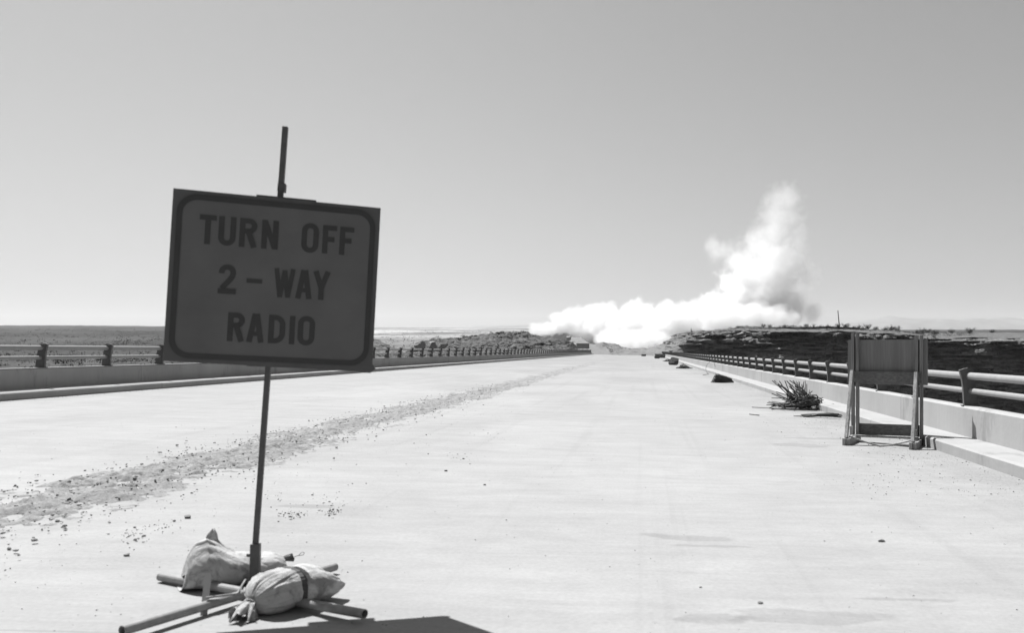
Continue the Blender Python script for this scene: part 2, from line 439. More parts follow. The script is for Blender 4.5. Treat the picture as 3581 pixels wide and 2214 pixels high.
def rock_data(seed, sub=2, flat=1.0, rough=.35, cut=(.45, .85), npl=9):
    bm = bmesh.new(); bmesh.ops.create_icosphere(bm, subdivisions=sub, radius=1)
    r = random.Random(seed); planes = [(Vector((r.gauss(0, 1), r.gauss(0, 1), r.gauss(0, 1))).normalized(), r.uniform(*cut)) for _ in range(npl)]
    for v in bm.verts:
        p = v.co.copy()
        for n, d in planes:
            k = p.dot(n) - d
            if k > 0: p -= n * k * .92
        p *= 1 + r.uniform(-.5, .5) * rough * .25
        p.z *= flat; v.co = p
    vs = [v.co.copy() for v in bm.verts]; fs = [[v.index for v in f.verts] for f in bm.faces]; bm.free()
    return vs, fs
ROCKS = [rock_data(i, 1, .7) for i in range(8)]
def scatter(mb, pts):
    for (p, s) in pts:
        vs, fs = rng.choice(ROCKS); a = rng.uniform(0, 6.28); ca, sa = math.cos(a), math.sin(a)
        sx, sy, sz = s * rng.uniform(.7, 1.3), s * rng.uniform(.7, 1.3), s * rng.uniform(.6, 1)
        mb.add([Vector(p) + Vector((v.x * sx * ca - v.y * sy * sa, v.x * sx * sa + v.y * sy * ca, v.z * sz + sz * .35)) for v in vs], fs)
# chunks lying in the strip
mb = MB(); pts = []
for _ in range(4200):
    y = 4.6 + 28 * rng.random() ** 1.9; x = rng.gauss(-5.02, .42)
    pts.append(((x, y, gz(x) + rng.uniform(0, .03)), rng.uniform(.004, .014) * rng.choice((1, 1, 1, 1.7))))
scatter(mb, pts)
tag(mb.build('rubble', M['rubble']), 'small broken concrete chunks lying in the dirt band', 'rubble', kind='stuff')
# pebbles and grit on the deck
mb = MB(); pts = []
def peb(x, y, r): pts.append(((x, y, gz(x)), min(.016, r * .68)))
for _ in range(1500):
    y = 4.2 + 26 * rng.random() ** 1.5; x = rng.uniform(-9, 4.2)
    peb(x, y, min(.017, .0035 * math.exp(abs(rng.gauss(0, .6)))) )
for _ in range(500):
    y = 4.4 + 24 * rng.random() ** 1.3; x = rng.gauss(-3.7, .5); peb(x, y, .0035 * math.exp(abs(rng.gauss(0, .6))))
for _ in range(1500):
    y = 9 + 30 * rng.random() ** 1.4; x = XR - abs(rng.gauss(0, .8)); peb(x, y, .0045 * math.exp(abs(rng.gauss(0, .6))))
for _ in range(500):
    y = 8 + 40 * rng.random() ** 1.4; x = XL + abs(rng.gauss(0, .25)); peb(x, y, .008 * math.exp(abs(rng.gauss(0, .5))))
for cx, cy, sp, n in ((1020, 1800, 26, 60), (1160, 1795, 22, 50), (960, 1745, 30, 14), (460, 1870, 40, 40), (560, 1845, 30, 24), (1150, 1760, 60, 30), (1720, 1530, 40, 26), (1620, 1600, 30, 20), (3080, 1690, 60, 40), (3150, 1590, 60, 70), (2900, 1480, 40, 40)):
    for _ in range(n):
        p = ground(rng.gauss(cx, sp), rng.gauss(cy, sp * .35)); peb(p.x, p.y, .006 * math.exp(abs(rng.gauss(0, .55))))
scatter(mb, pts)
tag(mb.build('gravel', M['gravel']), 'fine dark pebbles and grit scattered over the deck', 'gravel', kind='stuff')
# single larger stones
for sx, sy, r, lab in ((1560, 1649, .028, 'dark angular stone alone on the clean concrete right of the dirt band'),
                       (1694, 1698, .022, 'small dark stone with smaller crumbs close beside it on the deck'),
                       (3083, 1896, .035, 'larger dark chunk lying below the barricade on open concrete'),
                       (655, 1813, .05, 'crumbly dark clod on the deck left of the sign pole'),
                       (444, 1946, .03, 'round dark stone near the lower left, outward from the sandbags'),
                       (2660, 2113, .022, 'flat dark stone beside the large damp stain')):
    p = ground(sx, sy); vs, fs = rock_data(int(sx), 2, .65)
    mb = MB(); mb.add([Vector((v.x * r * .85, v.y * r * .7, v.z * r * .6 + r * .25)) for v in vs], fs)
    o = mb.build('stone', M['gravel']); o.location = p; tag(o, lab, 'stone', 'single stones on the deck')

# ---------------------------------------------------------------- road sign
def sign():
    root = empty('road_sign', (-2.18, 4.97, gz(-2.18)), 'square framed road sign reading TURN OFF 2-WAY RADIO, leaning on a thin steel pole', 'sign')
    tl, tr, br, bl = at(609, 657, 4.82), at(1328, 727, 5.15), at(1305, 1293, 5.12), at(566, 1262, 4.79)
    c = (tl + tr + br + bl) / 4
    u = ((tr - tl) + (br - bl)).normalized(); d = ((bl - tl) + (br - tr)); d = (d - u * d.dot(u)).normalized()
    n = u.cross(d).normalized()
    if n.y > 0: n = -n                      # n points at the camera
    W, H = ((tr - tl).length + (br - bl).length) / 2, ((bl - tl).length + (br - tr).length) / 2
    o0 = c - u * W / 2 - d * H / 2
    kx, ky = W / 1.07, H / .93
    def pt(x, y, z=0): return o0 + u * x * kx + d * y * ky + n * z
    # plywood backing with a torn lower right corner, then the sheet with its border
    mb = MB(); poly = [(0, 0), (1.07, 0), (1.07, .90), (1.09, .925), (1.06, .95), (.98, .945), (0, .93)]
    mb.add([pt(x, y, -.002) for x, y in poly] + [pt(x, y, -.02) for x, y in poly], [tuple(range(7)), tuple(range(13, 6, -1))] + [(i, i + 7, (i + 1) % 7 + 7, (i + 1) % 7) for i in range(7)])
    under(mb.build('backing_board', M['signback']), root)
    def rr(x0, y0, x1, y1, r, k=8):
        out = []
        for cx, cy, a0 in ((x1 - r, y0 + r, -90), (x1 - r, y1 - r, 0), (x0 + r, y1 - r, 90), (x0 + r, y0 + r, 180)):
            for i in range(k + 1):
                a = R(a0 + 90 * i / k); out.append((cx + r * math.cos(a), cy + r * math.sin(a)))
        return out
    a = rr(.024, .022, 1.046, .912, .10); b_ = rr(.052, .052, 1.018, .882, .075)
    mb = MB(); N = len(a)
    mb.add([pt(x, y, .003) for x, y in b_] + [pt(x, y, -.0015) for x, y in b_], [tuple(range(N))] + [(i, i + N, (i + 1) % N + N, (i + 1) % N) for i in range(N)])
    under(mb.build('sign_panel', M['sign']), root)
    mb = MB()
    mb.add([pt(x, y, .005) for x, y in a] + [pt(x, y, .005) for x, y in b_] + [pt(x, y, -.0018) for x, y in a],
           [(i, (i + 1) % N, (i + 1) % N + N, i + N) for i in range(N)] + [(i, i + 2 * N, (i + 1) % N + 2 * N, (i + 1) % N) for i in range(N)])
    under(mb.build('border', M['black']), root)
    # stroke lettering
    mb = MB(); T = .0285
    glyphs = []
    def new(): glyphs.append(MB())
    def stroke(P, close=False, t=T):
        mb = glyphs[-1]
        n_ = len(P); L = []
        for i in range(n_):
            p = Vector(P[i]); a_ = Vector(P[i - 1]) if (i or close) else None; c_ = Vector(P[(i + 1) % n_]) if (i < n_ - 1 or close) else None
            ds = [q.normalized() for q in ((p - a_) if a_ is not None else None, (c_ - p) if c_ is not None else None) if q is not None]
            t_ = sum(ds, Vector((0, 0))).normalized(); nn = Vector((-t_.y, t_.x))
            k = 1 / max(.45, nn.dot(Vector((-ds[0].y, ds[0].x)))); L.append((p + nn * t / 2 * k, p - nn * t / 2 * k))
        zz = .0045 + .0004 * (len(mb.f) % 7) + .0001 * len(mb.f); vs = [pt(q.x, q.y, zz) for pr in L for q in pr]
        fs = [(2 * i, 2 * i + 1, (2 * i + 3) % (2 * n_), (2 * i + 2) % (2 * n_)) for i in range(n_ if close else n_ - 1)]
        mb.add(vs, fs)
    def arc(cx, cy, rx, ry, a0, a1, k=10): return [(cx + rx * math.cos(R(a0 + (a1 - a0) * i / k)), cy + ry * math.sin(R(a0 + (a1 - a0) * i / k))) for i in range(k + 1)]
    h = T / 2
    def O(x0, x1, y0, y1):
        new()
        r = (x1 - x0) / 2 - h; cx = (x0 + x1) / 2
        stroke(arc(cx, y0 + h + r, r, r, 180, 360) + arc(cx, y1 - h - r, r, r, 0, 180), True)
    def RR(x0, x1, y0, y1):
        new()
        stroke([(x0 + h, y1), (x0 + h, y0)]); m = y0 + (y1 - y0) * .53; r = (m - y0 - T) / 2; cy = (y0 + m) / 2
        stroke([(x0 + h * 1.9, y0 + h)] + arc(x1 - h - r, cy, r, r, -90, 90) + [(x0 + h * 1.9, m - h)])
        stroke([(x0 + (x1 - x0) * .5, m - h), (x1 - h * .9, y1)])
    def F(x0, x1, y0, y1):
        new()
        stroke([(x0 + h, y1), (x0 + h, y0)]); stroke([(x0 + T, y0 + h), (x1, y0 + h)]); m = y0 + (y1 - y0) * .49; stroke([(x0 + T, m), (x1 - .012, m)])
    def AA(x0, x1, y0, y1):
        new()
        c_ = (x0 + x1) / 2; stroke([(x0 + h, y1), (c_ - .004, y0)]); stroke([(c_ + .004, y0), (x1 - h, y1)]); m = y0 + (y1 - y0) * .70; stroke([(x0 + .026, m), (x1 - .026, m)], t=.024)
    y0, y1 = .128, .288
    new()
    stroke([(.138, y0 + h), (.222, y0 + h)]); stroke([(.180, y0 + T), (.180, y1)])
    new()
    r = .0435 - h; stroke([(.233 + h, y0)] + arc(.2765, y1 - h - r, r, r, 180, 0) + [(.32 - h, y0)])
    RR(.338, .427, y0, y1)
    new()
    stroke([(.45 + h, y1), (.45 + h, y0)]); stroke([(.535 - h, y1), (.535 - h, y0)]); stroke([(.45 + h, y0 + .004), (.535 - h, y1 - .004)])
    O(.656, .746, y0 - .004, y1 + .003); F(.766, .841, y0, y1); F(.857, .933, y0, y1)
    y0, y1 = .390, .551
    new()
    r = .043 - h; cx = .290
    stroke([(.247 + h, y0 + .05)] + arc(cx, y0 + h + r, r, r, 190, 360, 8) + [(cx + r - .002, y0 + .06), (cx + r - .014, y0 + .082), (.247 + h + .004, y1 - T)])
    stroke([(.247, y1 - h), (.336, y1 - h)])
    new()
    stroke([(.387, .470), (.467, .470)], t=.025)
    new()
    t_ = .024
    stroke([(.537, y0), (.560, y1)], t=t_); stroke([(.560, y1), (.580, y0 + .01)], t=t_); stroke([(.580, y0 + .01), (.600, y1)], t=t_); stroke([(.600, y1), (.623, y0)], t=t_)
    AA(.639, .726, y0, y1)
    new()
    stroke([(.741, y0), (.7735, y0 + .095)]); stroke([(.806, y0), (.7735, y0 + .095)]); stroke([(.7735, y0 + .085), (.7735, y1)])
    y0, y1 = .650, .808
    RR(.306, .391, y0, y1); AA(.402, .491, y0, y1)
    new()
    r = .04; stroke([(.512 + h, y1), (.512 + h, y0)]); stroke([(.512 + T, y0 + h)] + arc(.598 - h - r + .0, y0 + h + r, r, r, -80, 0, 6) + arc(.598 - h - r, y1 - h - r, r, r, 0, 80, 6) + [(.512 + T, y1 - h)])
    new()
    stroke([(.634, y1), (.634, y0)]); O(.663, .752, y0 - .004, y1 + .003)
    for g_ in glyphs: under(g_.build('letter', M['black']), root)
    # poles: square socket tube at the foot, thinner square pole to above the panel
    foot = Vector((-2.178, 4.97, gz(-2.18) + .03)); top = at(998, 443, 5.12); bend = at(893, 1915, 4.985)
    dirp = (top - bend).normalized()
    mb = MB(); mb.beam(foot, bend + dirp * .02, .05, .05, (1, .2, 0)); under(mb.build('socket', M['pole'], bevel=.003), root)
    mb = MB(); mb.beam(bend - dirp * .3, top, .03, .03, (1, .2, 0)); under(mb.build('pole', M['pole'], bevel=.003), root)
    mb = MB(); p = at(985, 672, 5.1); mb.beam(p, p + dirp * .05, .042, .042, (1, .2, 0)); under(mb.build('clamp', M['pole'], bevel=.003), root)
    mb = MB(); q = at(884, 1942, 4.97); mb.tube([q + Vector((-.03, -.006, 0)), q + Vector((.035, 0, 0))], .011, 8); under(mb.build('bolt', M['pole']), root)
    mb = MB(); a_ = pt(.41, .0, -.033); b2 = pt(.72, .0, -.033); mb.beam(a_, b2, .024, .03, -d); under(mb.build('bracket', M['signback']), root)
    mb = MB(); mb.beam(pt(.41, .93, -.05), pt(.72, .93, -.05), .02, .05, -d); under(mb.build('bracket', M['signback']), root)
    # crossed pipe feet
    def pz(x, y, h): return Vector((x, y, gz(x) + h))
    mb = MB(); e1, e2 = pz(-2.78, 5.10, .03), pz(-1.39, 4.42, .05)
    def hollow(mb, a_, b_, r):
        dd = (b_ - a_).normalized(); mb.tube([a_, b_], r, 16, cap=False); mb.tube([b_, a_], r * .8, 16, cap=False)
        for p in (a_, b_):
            uu = dd.orthogonal().normalized(); vv = dd.cross(uu); n_ = 16
            vs = [p + (uu * math.cos(2 * math.pi * k / n_) + vv * math.sin(2 * math.pi * k / n_)) * rr_ for rr_ in (r, r * .8) for k in range(n_)]
            mb.add(vs, [(k, (k + 1) % n_, (k + 1) % n_ + n_, k + n_) for k in range(n_)])
    hollow(mb, e1, e2, .024); under(mb.build('foot_pipe', M['pipe'], smooth=False), root)
    mb = MB(); hollow(mb, pz(-1.87, 5.38, .04), pz(-2.40, 4.08, .05), .024); under(mb.build('foot_pipe', M['pipe'], smooth=False), root)
    mb = MB(); st = ground(712, 2155); mb.beam(st + Vector((0, 0, -.002)), st + Vector((-.025, .10, .19)), .034, .006, (1, 0, 0)); under(mb.build('stake', M['galv']), root)
    mb = MB(); mb.tube([st + Vector((.0, .02, .085)), st + Vector((.1, .15, .07)), Vector((-2.2, 4.9, .13))], .006, 6); under(mb.build('tie_rod', M['pipe']), root)
    return root
sign()

# ---------------------------------------------------------------- sandbags
def loft(secs, n=64, detail=None):
    """secs: (centre, half width vector, half height vector, exponent)"""
    P = []
    for i, (c, a, b_, ex) in enumerate(secs):
        row = []
        for k in range(n + 1):
            t = 2 * math.pi * k / n; ct, st_ = math.cos(t), math.sin(t)
            x = math.copysign(abs(ct) ** ex, ct); y = math.copysign(abs(st_) ** ex, st_)
            row.append(Vector(c) + Vector(a) * x + Vector(b_) * y)
        P.append(row)
    return P
def spow(a, e): return np.sign(a) * np.abs(a) ** e
def crease(TH, T, rnd, n, t0, tl, depth, wmin=.05, wmax=.15, a0=0, a1=6.283):
    """gathers in the cloth running away from a tied point"""
    g = np.zeros_like(T)
    for _ in range(n):
        a = rnd.uniform(a0, a1); w = rnd.uniform(wmin, wmax); d = depth * rnd.uniform(.4, 1); l = tl * rnd.uniform(.5, 1.4); sl = rnd.uniform(-.9, .9)
        q = np.angle(np.exp(1j * (TH - a - sl * (T - t0)))) / w
        g -= d * np.exp(-q * q) * np.exp(-np.abs(T - t0) / l)
        g += d * .7 * np.exp(-(q - 1.6) ** 2) * np.exp(-np.abs(T - t0) / l)
    return g
def front_bag():
    A = Vector((-1.99, 4.50, .0)); B = Vector((-1.74, 4.90, .0)); ax = (B - A); L = ax.length; ax.normalize(); sd_ = Vector((ax.y, -ax.x, 0)); up = Vector((0, 0, 1))
    K, n = 120, 200; r_ = random.Random(4)
    T, TH = np.meshgrid(np.linspace(0, 1, K) ** 1.25, np.linspace(0, 2 * math.pi, n + 1), indexing='ij'); CT, ST = np.cos(TH), np.sin(TH)
    hw = .145 * np.interp(T, [0, .02, .06, .13, .24, .42, .58, .72, .86, .95, 1], [.16, .40, .68, .88, .98, 1.0, .97, 1.0, .97, .88, .74])
    hh = .104 * np.interp(T, [0, .02, .06, .13, .24, .42, .58, .72, .84, .93, .98, 1], [.22, .46, .74, .92, 1.02, 1.0, .93, .97, .84, .55, .25, .10])
    zc = np.interp(T, [0, .15, .4, .75, 1], [.080, .096, .106, .098, .07]) + gz(-1.87)
    f = 1 - .06 * np.exp(-((T - .46) / .028) ** 2)
    f = f + crease(TH, T, r_, 34, 0, .20, .10, .05, .13) * np.clip(T / .02, 0, 1) + crease(TH, T, r_, 12, .46, .07, .022) + crease(TH, T, r_, 9, 1, .14, .09, .1, .25)
    f = f + .075 * fbm(T * 3.5 + 3, CT * 1.2 + ST * .7 + 5, 3) + .04 * fbm(ST * 2 + T * 6, CT * 2.4, 4) + .022 * fbm(T * 16 + ST * 3, CT * 5 + 2, 3)
    f = f - .13 * np.exp(-((TH - 1.05 - (T - .8) * 1.5) / .16) ** 2) * np.exp(-((T - .82) / .10) ** 2)
    skew = .03 * np.clip((T - .75) / .25, 0, 1)
    P = np.zeros((K, n + 1, 3)); cx_, sy_ = spow(CT, .88), spow(ST, .88)
    for c_ in range(3):
        P[..., c_] = A[c_] + ax[c_] * (L * T + skew * CT) + sd_[c_] * hw * f * cx_ + up[c_] * (zc + hh * f * sy_)
    P[..., 2] = np.maximum(P[..., 2], -FALL * P[..., 0] + .004 + .004 * np.abs(CT))
    root = empty('sandbag', (-1.85, 4.75, gz(-1.85)), 'plump tied sandbag in front of the sign pole, with a dark strap across it', 'sandbag', 'sandbags weighing down the sign stand')
    under(grid_mesh('sack', P, M['bag']), root)
    # ruffled tied mouth
    K2, n2 = 16, 72; Q = np.zeros((K2, n2 + 1, 3)); N0 = Vector(P[0].mean(0)); dv = Vector((-.12, -.62, -.62)).normalized()
    uu = dv.orthogonal().normalized(); vv = dv.cross(uu)
    for i in range(K2):
        t = i / (K2 - 1); rad = np.interp(t, [0, .12, .3, .6, 1], [.03, .021, .035, .05, .058])
        for k in range(n2 + 1):
            th = 2 * math.pi * k / n2
            f = 1 + np.interp(t, [0, .2, 1], [.05, .2, .55]) * (math.cos(5 * th + 3 * t) * .5 + math.cos(9 * th + 1) * .35 + .3 * math.cos(3 * th + 2))
            ln = .13 * t * (1 + .28 * t * math.cos(4 * th + 1) + .2 * t * math.cos(7 * th))
            p = N0 + dv * (ln - .012) + uu * rad * f * math.cos(th) + vv * rad * f * math.sin(th)
            p.z = max(p.z, gz(p.x) + .006 + .005 * math.sin(9 * th)); Q[i, k] = p
    under(grid_mesh('gathered_mouth', Q, M['bag']), root)
    mb = MB(); ring = [N0 + dv * .008 + (uu * math.cos(a) + vv * math.sin(a)) * .028 for a in np.linspace(0, 2 * math.pi, 15)]
    mb.tube(ring, .006, 6); mb.tube([N0 + dv * .01 + uu * .03, N0 + dv * .05 + uu * .06 - up * .01, N0 + dv * .09 + uu * .05 - up * .03], .004, 5)
    mb.tube([N0 + dv * .01 - vv * .03, N0 + dv * .06 - vv * .05, N0 + dv * .07 - vv * .075], .004, 5)
    under(mb.build('tie_cord', M['bag'], smooth=True), root)
    # strap round the middle
    i0 = int(.46 ** .8 * (K - 1)); c = Vector(P[i0].mean(0)); mbv = []; st2 = np.zeros((n + 1, 4, 3))
    for k in range(n + 1):
        p = Vector(P[i0, k]); o_ = (p - c).normalized()
        for j, (dx, do) in enumerate(((-.016, -.002), (-.016, .009), (.016, .009), (.016, -.002))):
            st2[k, j] = p + ax * dx + o_ * do
    under(grid_mesh('strap', st2, M['tape'], smooth=False), root)
front_bag()
def rear_bag():
    root = empty('sandbag', (-2.4, 5.1, gz(-2.4)), 'dirt smudged peaked sandbag slumped behind the sign pole, its top corner sticking up', 'sandbag', 'sandbags weighing down the sign stand')
    A = Vector((-2.60, 4.95, 0)); B = Vector((-2.11, 5.27, 0)); ax = (B - A); L = ax.length; ax.normalize(); sd_ = Vector((ax.y, -ax.x, 0))
    K, n = 110, 170; r_ = random.Random(12)
    T, TH = np.meshgrid(np.linspace(0, 1, K), np.linspace(0, 2 * math.pi, n + 1), indexing='ij'); CT, ST = np.cos(TH), np.sin(TH)
    H = np.interp(T, [0, .03, .10, .22, .34, .5, .7, .86, .95, 1], [.08, .19, .25, .272, .24, .185, .158, .155, .12, .03])
    Wd = np.interp(T, [0, .06, .2, .4, .6, .85, .95, 1], [.09, .14, .175, .175, .16, .15, .10, .03])
    q = (1 + ST) / 2; zc = gz(-2.4) + H / 2
    f = 1 + .08 * fbm(T * 3.3, CT * 1.6 + 9, 3) + .05 * fbm(ST * 2.4 + T * 6, CT * 2.2 + 4, 4) + .025 * fbm(T * 15 + ST * 3, CT * 5 + 8, 3)
    f = f + crease(TH, T, r_, 12, .24, .10, .07, .08, .2, .5, 2.6) + crease(TH, T, r_, 10, 1, .12, .08, .06, .16) - .08 * np.exp(-((T - .43) / .06) ** 2) * np.clip(ST, 0, 1)
    taper = 1 - .6 * q ** 1.7 * np.interp(T, [.05, .2, .45], [1, .92, .35])
    lean = np.interp(T, [0, .25, .6, 1], [0, .015, 0, 0]) * q; adv = L * T + .035 * q * np.interp(T, [0, .4], [1, 0])
    P = np.zeros((K, n + 1, 3)); wv = Wd * f * taper * spow(CT, .8) + lean
    for c_ in range(3): P[..., c_] = A[c_] + ax[c_] * adv + sd_[c_] * wv
    P[..., 2] = np.maximum(zc + H / 2 * f * spow(ST, .8), -FALL * P[..., 0] + .004)
    under(grid_mesh('sack', P, M['bag']), root)
    # upstanding corner ear
    top = at(748, 1925, 5.13); K2, n2 = 14, 30; Q = np.zeros((K2, n2 + 1, 3))
    for i in range(K2):
        t = i / (K2 - 1)
        c = top + Vector((-.002 - .012 * math.sin(t * 2.5), .0, .115 * t))
        a = np.interp(t, [0, .2, .45, .75, 1], [.10, .055, .034, .028, .004]); b_ = np.interp(t, [0, .3, .9, 1], [.08, .028, .016, .003])
        for k in range(n2 + 1):
            th = 2 * math.pi * k / n2; f = 1 + .14 * math.cos(3 * th + 3 * t) + .10 * math.cos(7 * th - 2 * t)
            Q[i, k] = c + Vector((a * f * math.cos(th) + .008 * t, b_ * f * math.sin(th), .012 * t * math.cos(2 * th)))
    under(grid_mesh('corner_ear', Q, M['bag']), root)
    # tied end at the far right with a wire loop
    e = at(1010, 1952, 5.38); mb = MB()
    for k in range(5):
        a = k * 1.25; mb.tube([e + Vector((-.05, .0, -.01)), e + Vector((-.01 + .01 * k, .01 * math.cos(a), .012 * math.sin(a))), e + Vector((.02, .02 * math.cos(a), .02 * math.sin(a)))], [.01, .012, .008], 7)
    under(mb.build('tied_end', M['pole'], smooth=True), root)
    mb = MB(); mb.tube([e + Vector((.02, 0, 0)), e + Vector((.055, .01, .012)), e + Vector((.075, .01, .032)), e + Vector((.09, .01, .03)), e + Vector((.085, .01, .015)), e + Vector((.055, .01, .01))], .0022, 5)
    under(mb.build('wire_loop', M['pipe'], smooth=True), root)
rear_bag()

# ---------------------------------------------------------------- barricade with plywood panel
def barricade():
    B0 = Vector((3.80, 14.0, 0)); r = Vector((.912, -.411, 0)); b = Vector((.411, .912, 0)); up = Vector((0, 0, 1))
    root = empty('barricade', (3.80, 14.0, gz(3.8)), 'tall wooden A-frame stand carrying a blank plywood panel beside the parapet', 'barricade')
    def P(i, j, z): p = B0 + r * i + b * j; p.z = gz(p.x) + z; return p
    bp = .27
    for s in (-.50, .50):
        mb = MB(); a_, c_ = P(s - .026, -.52, .055), P(s - .026, .5, .055); mb.beam(a_, c_, .048, .11, r)
        a_, c_ = P(s + .026, -.49, .05), P(s + .026, .5, .05); mb.beam(a_, c_, .048, .10, r)
        under(mb.build('foot', M['woodl'], bevel=.004), root)
        for k, off in ((0, -.036), (1, .036)):
            mb = MB(); q = s + off
            mb.beam(P(q, bp + (.0 if k == 0 else .01), .10), P(q, bp, 1.77 - .02 * (s > 0)), .048, .085, r)
            under(mb.build('upright', M['wood'], bevel=.004), root)
        mb = MB(); mb.beam(P(s - .01, -.42, .10), P(s - .035 + .0, bp - .095, 1.145), .05, .085, r)
        under(mb.build('brace', M['woodl'], bevel=.004), root)
        mb = MB(); mb.beam(P(s - .05, bp - .05, .10), P(s - .05, bp - .05, .25), .06, .05, r); under(mb.build('cleat', M['woodl'], bevel=.003), root)
    pz = P(0, bp, 0).z
    Mx = Matrix((r, b, up)).transposed()
    mb = MB(); c = B0 + r * 0 + b * (bp + .035); c.z = 1.212; mb.box(c, (1.255, .016, .725), Mx); under(mb.build('plywood_panel', M['ply']), root)
    mb = MB(); c = B0 + b * (bp - .045); c.z = .972; mb.box(c, (1.06, .042, .178), Mx); under(mb.build('cross_board', M['woodx'], bevel=.003), root)
    mb = MB(); c = B0 + b * (bp + .045); c.z = .12; c += r * .01; mb.box(c, (.98, .04, .185), Mx); under(mb.build('cross_board', M['woodx'], bevel=.003), root)
    mb = MB(); c = B0 + b * (bp - .1); c.z = .02; mb.box(c, (1.0, .09, .035), Mx); under(mb.build('bottom_rail', M['woodl'], bevel=.003), root)
    mb = MB(); pts = []
    for t in np.linspace(0, 1, 17):
        z = .125 * abs(2 * t - 1) ** 1.3 * (1 if t < .5 else .95) + .012
        pts.append(P(-.47 + .94 * t, -.40 + .06 * math.sin(t * 3.14), z))
    mb.tube(pts, .014, 8); under(mb.build('sagging_lath', M['woodl'], smooth=True), root)
barricade()

# ---------------------------------------------------------------- reinforcing steel
def bar_object(pts, r=.011):
    mb = MB(); mb.tube(pts, r, 6); o = mb.build('rebar', M['rebar'], smooth=True)
    return o
def rebar_pile():
    c0 = ground(2800, 1432); rr = random.Random(21)
    def V(dx, dy, z): x = c0.x + dx; return Vector((x, c0.y + dy, gz(x) + z))
    bars = []
    for k in range(34):      # nearly upright straight rods in the middle
        x = rr.uniform(-.06, .24); y = rr.gauss(.05, .15); ln = rr.uniform(.48, .76) - abs(x - .06) * .4; lean = rr.gauss(-.07, .09)
        bars.append([V(x, y, .02), V(x + lean * .5 + rr.gauss(0, .012), y + .05, ln * .5), V(x + lean, y + rr.gauss(.1, .12), ln)])
    for k in range(42):      # long rods slanting up to the left, roughly parallel
        x = rr.uniform(-.3, .45); z = rr.uniform(.02, .32); y = rr.gauss(0, .25); l = rr.uniform(.45, .95); a = R(rr.gauss(33, 17))
        x1, z1 = x - l * math.cos(a), min(.72, z + l * math.sin(a)); x1 = max(x1, -.9)
        bars.append([V(x, y, z), V((x + x1) / 2, y + rr.gauss(0, .08), (z + z1) / 2 + rr.gauss(0, .02)), V(x1, y + rr.gauss(.0, .2), z1)])
    for k in range(32):      # low rods spreading left
        x = rr.uniform(-.2, .4); z = rr.uniform(.1, .36); y = rr.gauss(-.05, .2); x1 = x - rr.uniform(.45, .85)
        bars.append([V(x, y, z), V((x + x1) / 2, y + rr.gauss(0, .05), z * .62), V(x1, y + rr.gauss(-.1, .2), rr.uniform(.015, .16))])
    for k in range(34):      # jumble filling the heap
        x = rr.uniform(-.35, .4); y = rr.gauss(0, .2); a = rr.uniform(0, 3.14); l = rr.uniform(.2, .45); z = rr.uniform(.06, .42 - .5 * abs(x - .05))
        d = (math.cos(a) * l, rr.gauss(0, .12), math.sin(a) * l * .6); kk = rr.gauss(0, .05)
        bars.append([V(x - d[0], y - d[1], max(.02, z - d[2])), V(x, y, z + kk), V(x + d[0], y + d[1], max(.02, z + d[2]))])
    for k in range(11):      # hooked ends at the right
        x = rr.uniform(.28, .56); y = rr.gauss(-.05, .12); h = rr.uniform(.05, .10); z = rr.uniform(.1, .42) * (1.1 - x); tl = rr.uniform(-.35, .35)
        bars.append([V(x - rr.uniform(.3, .6), y + .05, z + .08 + tl * .3)] + [V(x + h * 1.3 * math.sin(t), y, max(.015, z + h * math.cos(t) - h * tl * math.sin(t))) for t in np.linspace(0, 3.0, 7)] + [V(x - .2, y - .03, max(.02, z - 1.6 * h))])
    bars.append([V(.35, -.3, .03), V(.6, -.32, .03), V(.72, -.3, .05)])
    bars.append([V(-.1, -.3, .02), V(-.6, -.28, .025), V(-1.25, -.1, .03)])
    bars.append([V(.0, -.38, .03), V(-.45, -.42, .02), V(-.8, -.4, .013)])
    for p in bars:
        o = bar_object(p); tag(o, 'bent dark rebar rod in the spiky tangled heap near the barricade', 'rebar', 'rods of the tangled rebar heap')
rebar_pile()
o = bar_object([ground(2621, 1449, .012), ground(2655, 1453, .012)]); tag(o, 'short rebar offcut lying alone left of the tangled heap', 'rebar')

def bundle(name, c, L, yaw, r0, r1, nb, pitch, label, bar=.012, seed=1, zlift=0.0, hump=0.0):
    """rods wired together: one thing; gathered at one end and spread at the other"""
    rr = random.Random(seed); mb = MB(); d = Vector((math.cos(yaw), math.sin(yaw), 0)); s = Vector((-d.y, d.x, 0))
    for k in range(nb):
        a = rr.uniform(0, 6.28); q = math.sqrt(rr.random()); ca, sa = math.cos(a) * q, max(-.2, math.sin(a)) * q
        l0 = -L / 2 + rr.uniform(-.25, .3) * L; l1 = L / 2 + rr.uniform(-.12, .12) * L
        pts = []
        for t in (0, .35, .7, 1):
            rad = r0 + (r1 - r0) * t
            p = d * (l0 + (l1 - l0) * t) + s * ca * rad + Vector((0, 0, max(bar, rad * .5 + sa * rad * .9 + hump * math.sin(t * 3.14) + pitch * (1 - t) * q * (.5 + .5 * sa))))
            pts.append(p)
        mb.tube(pts, bar, 6)
    o = mb.build(name, M['rebar'], smooth=True); o.location = c
    return tag(o, label, 'rebar bundle', 'rebar bundles along the right kerb')
g = ground(2868, 1462); bundle('rebar_bundle', g, .8, R(-24), .05, .085, 20, 0, 'flat bundle of straight rods lying in front of the tangled heap', .009, 3, 0, .02)
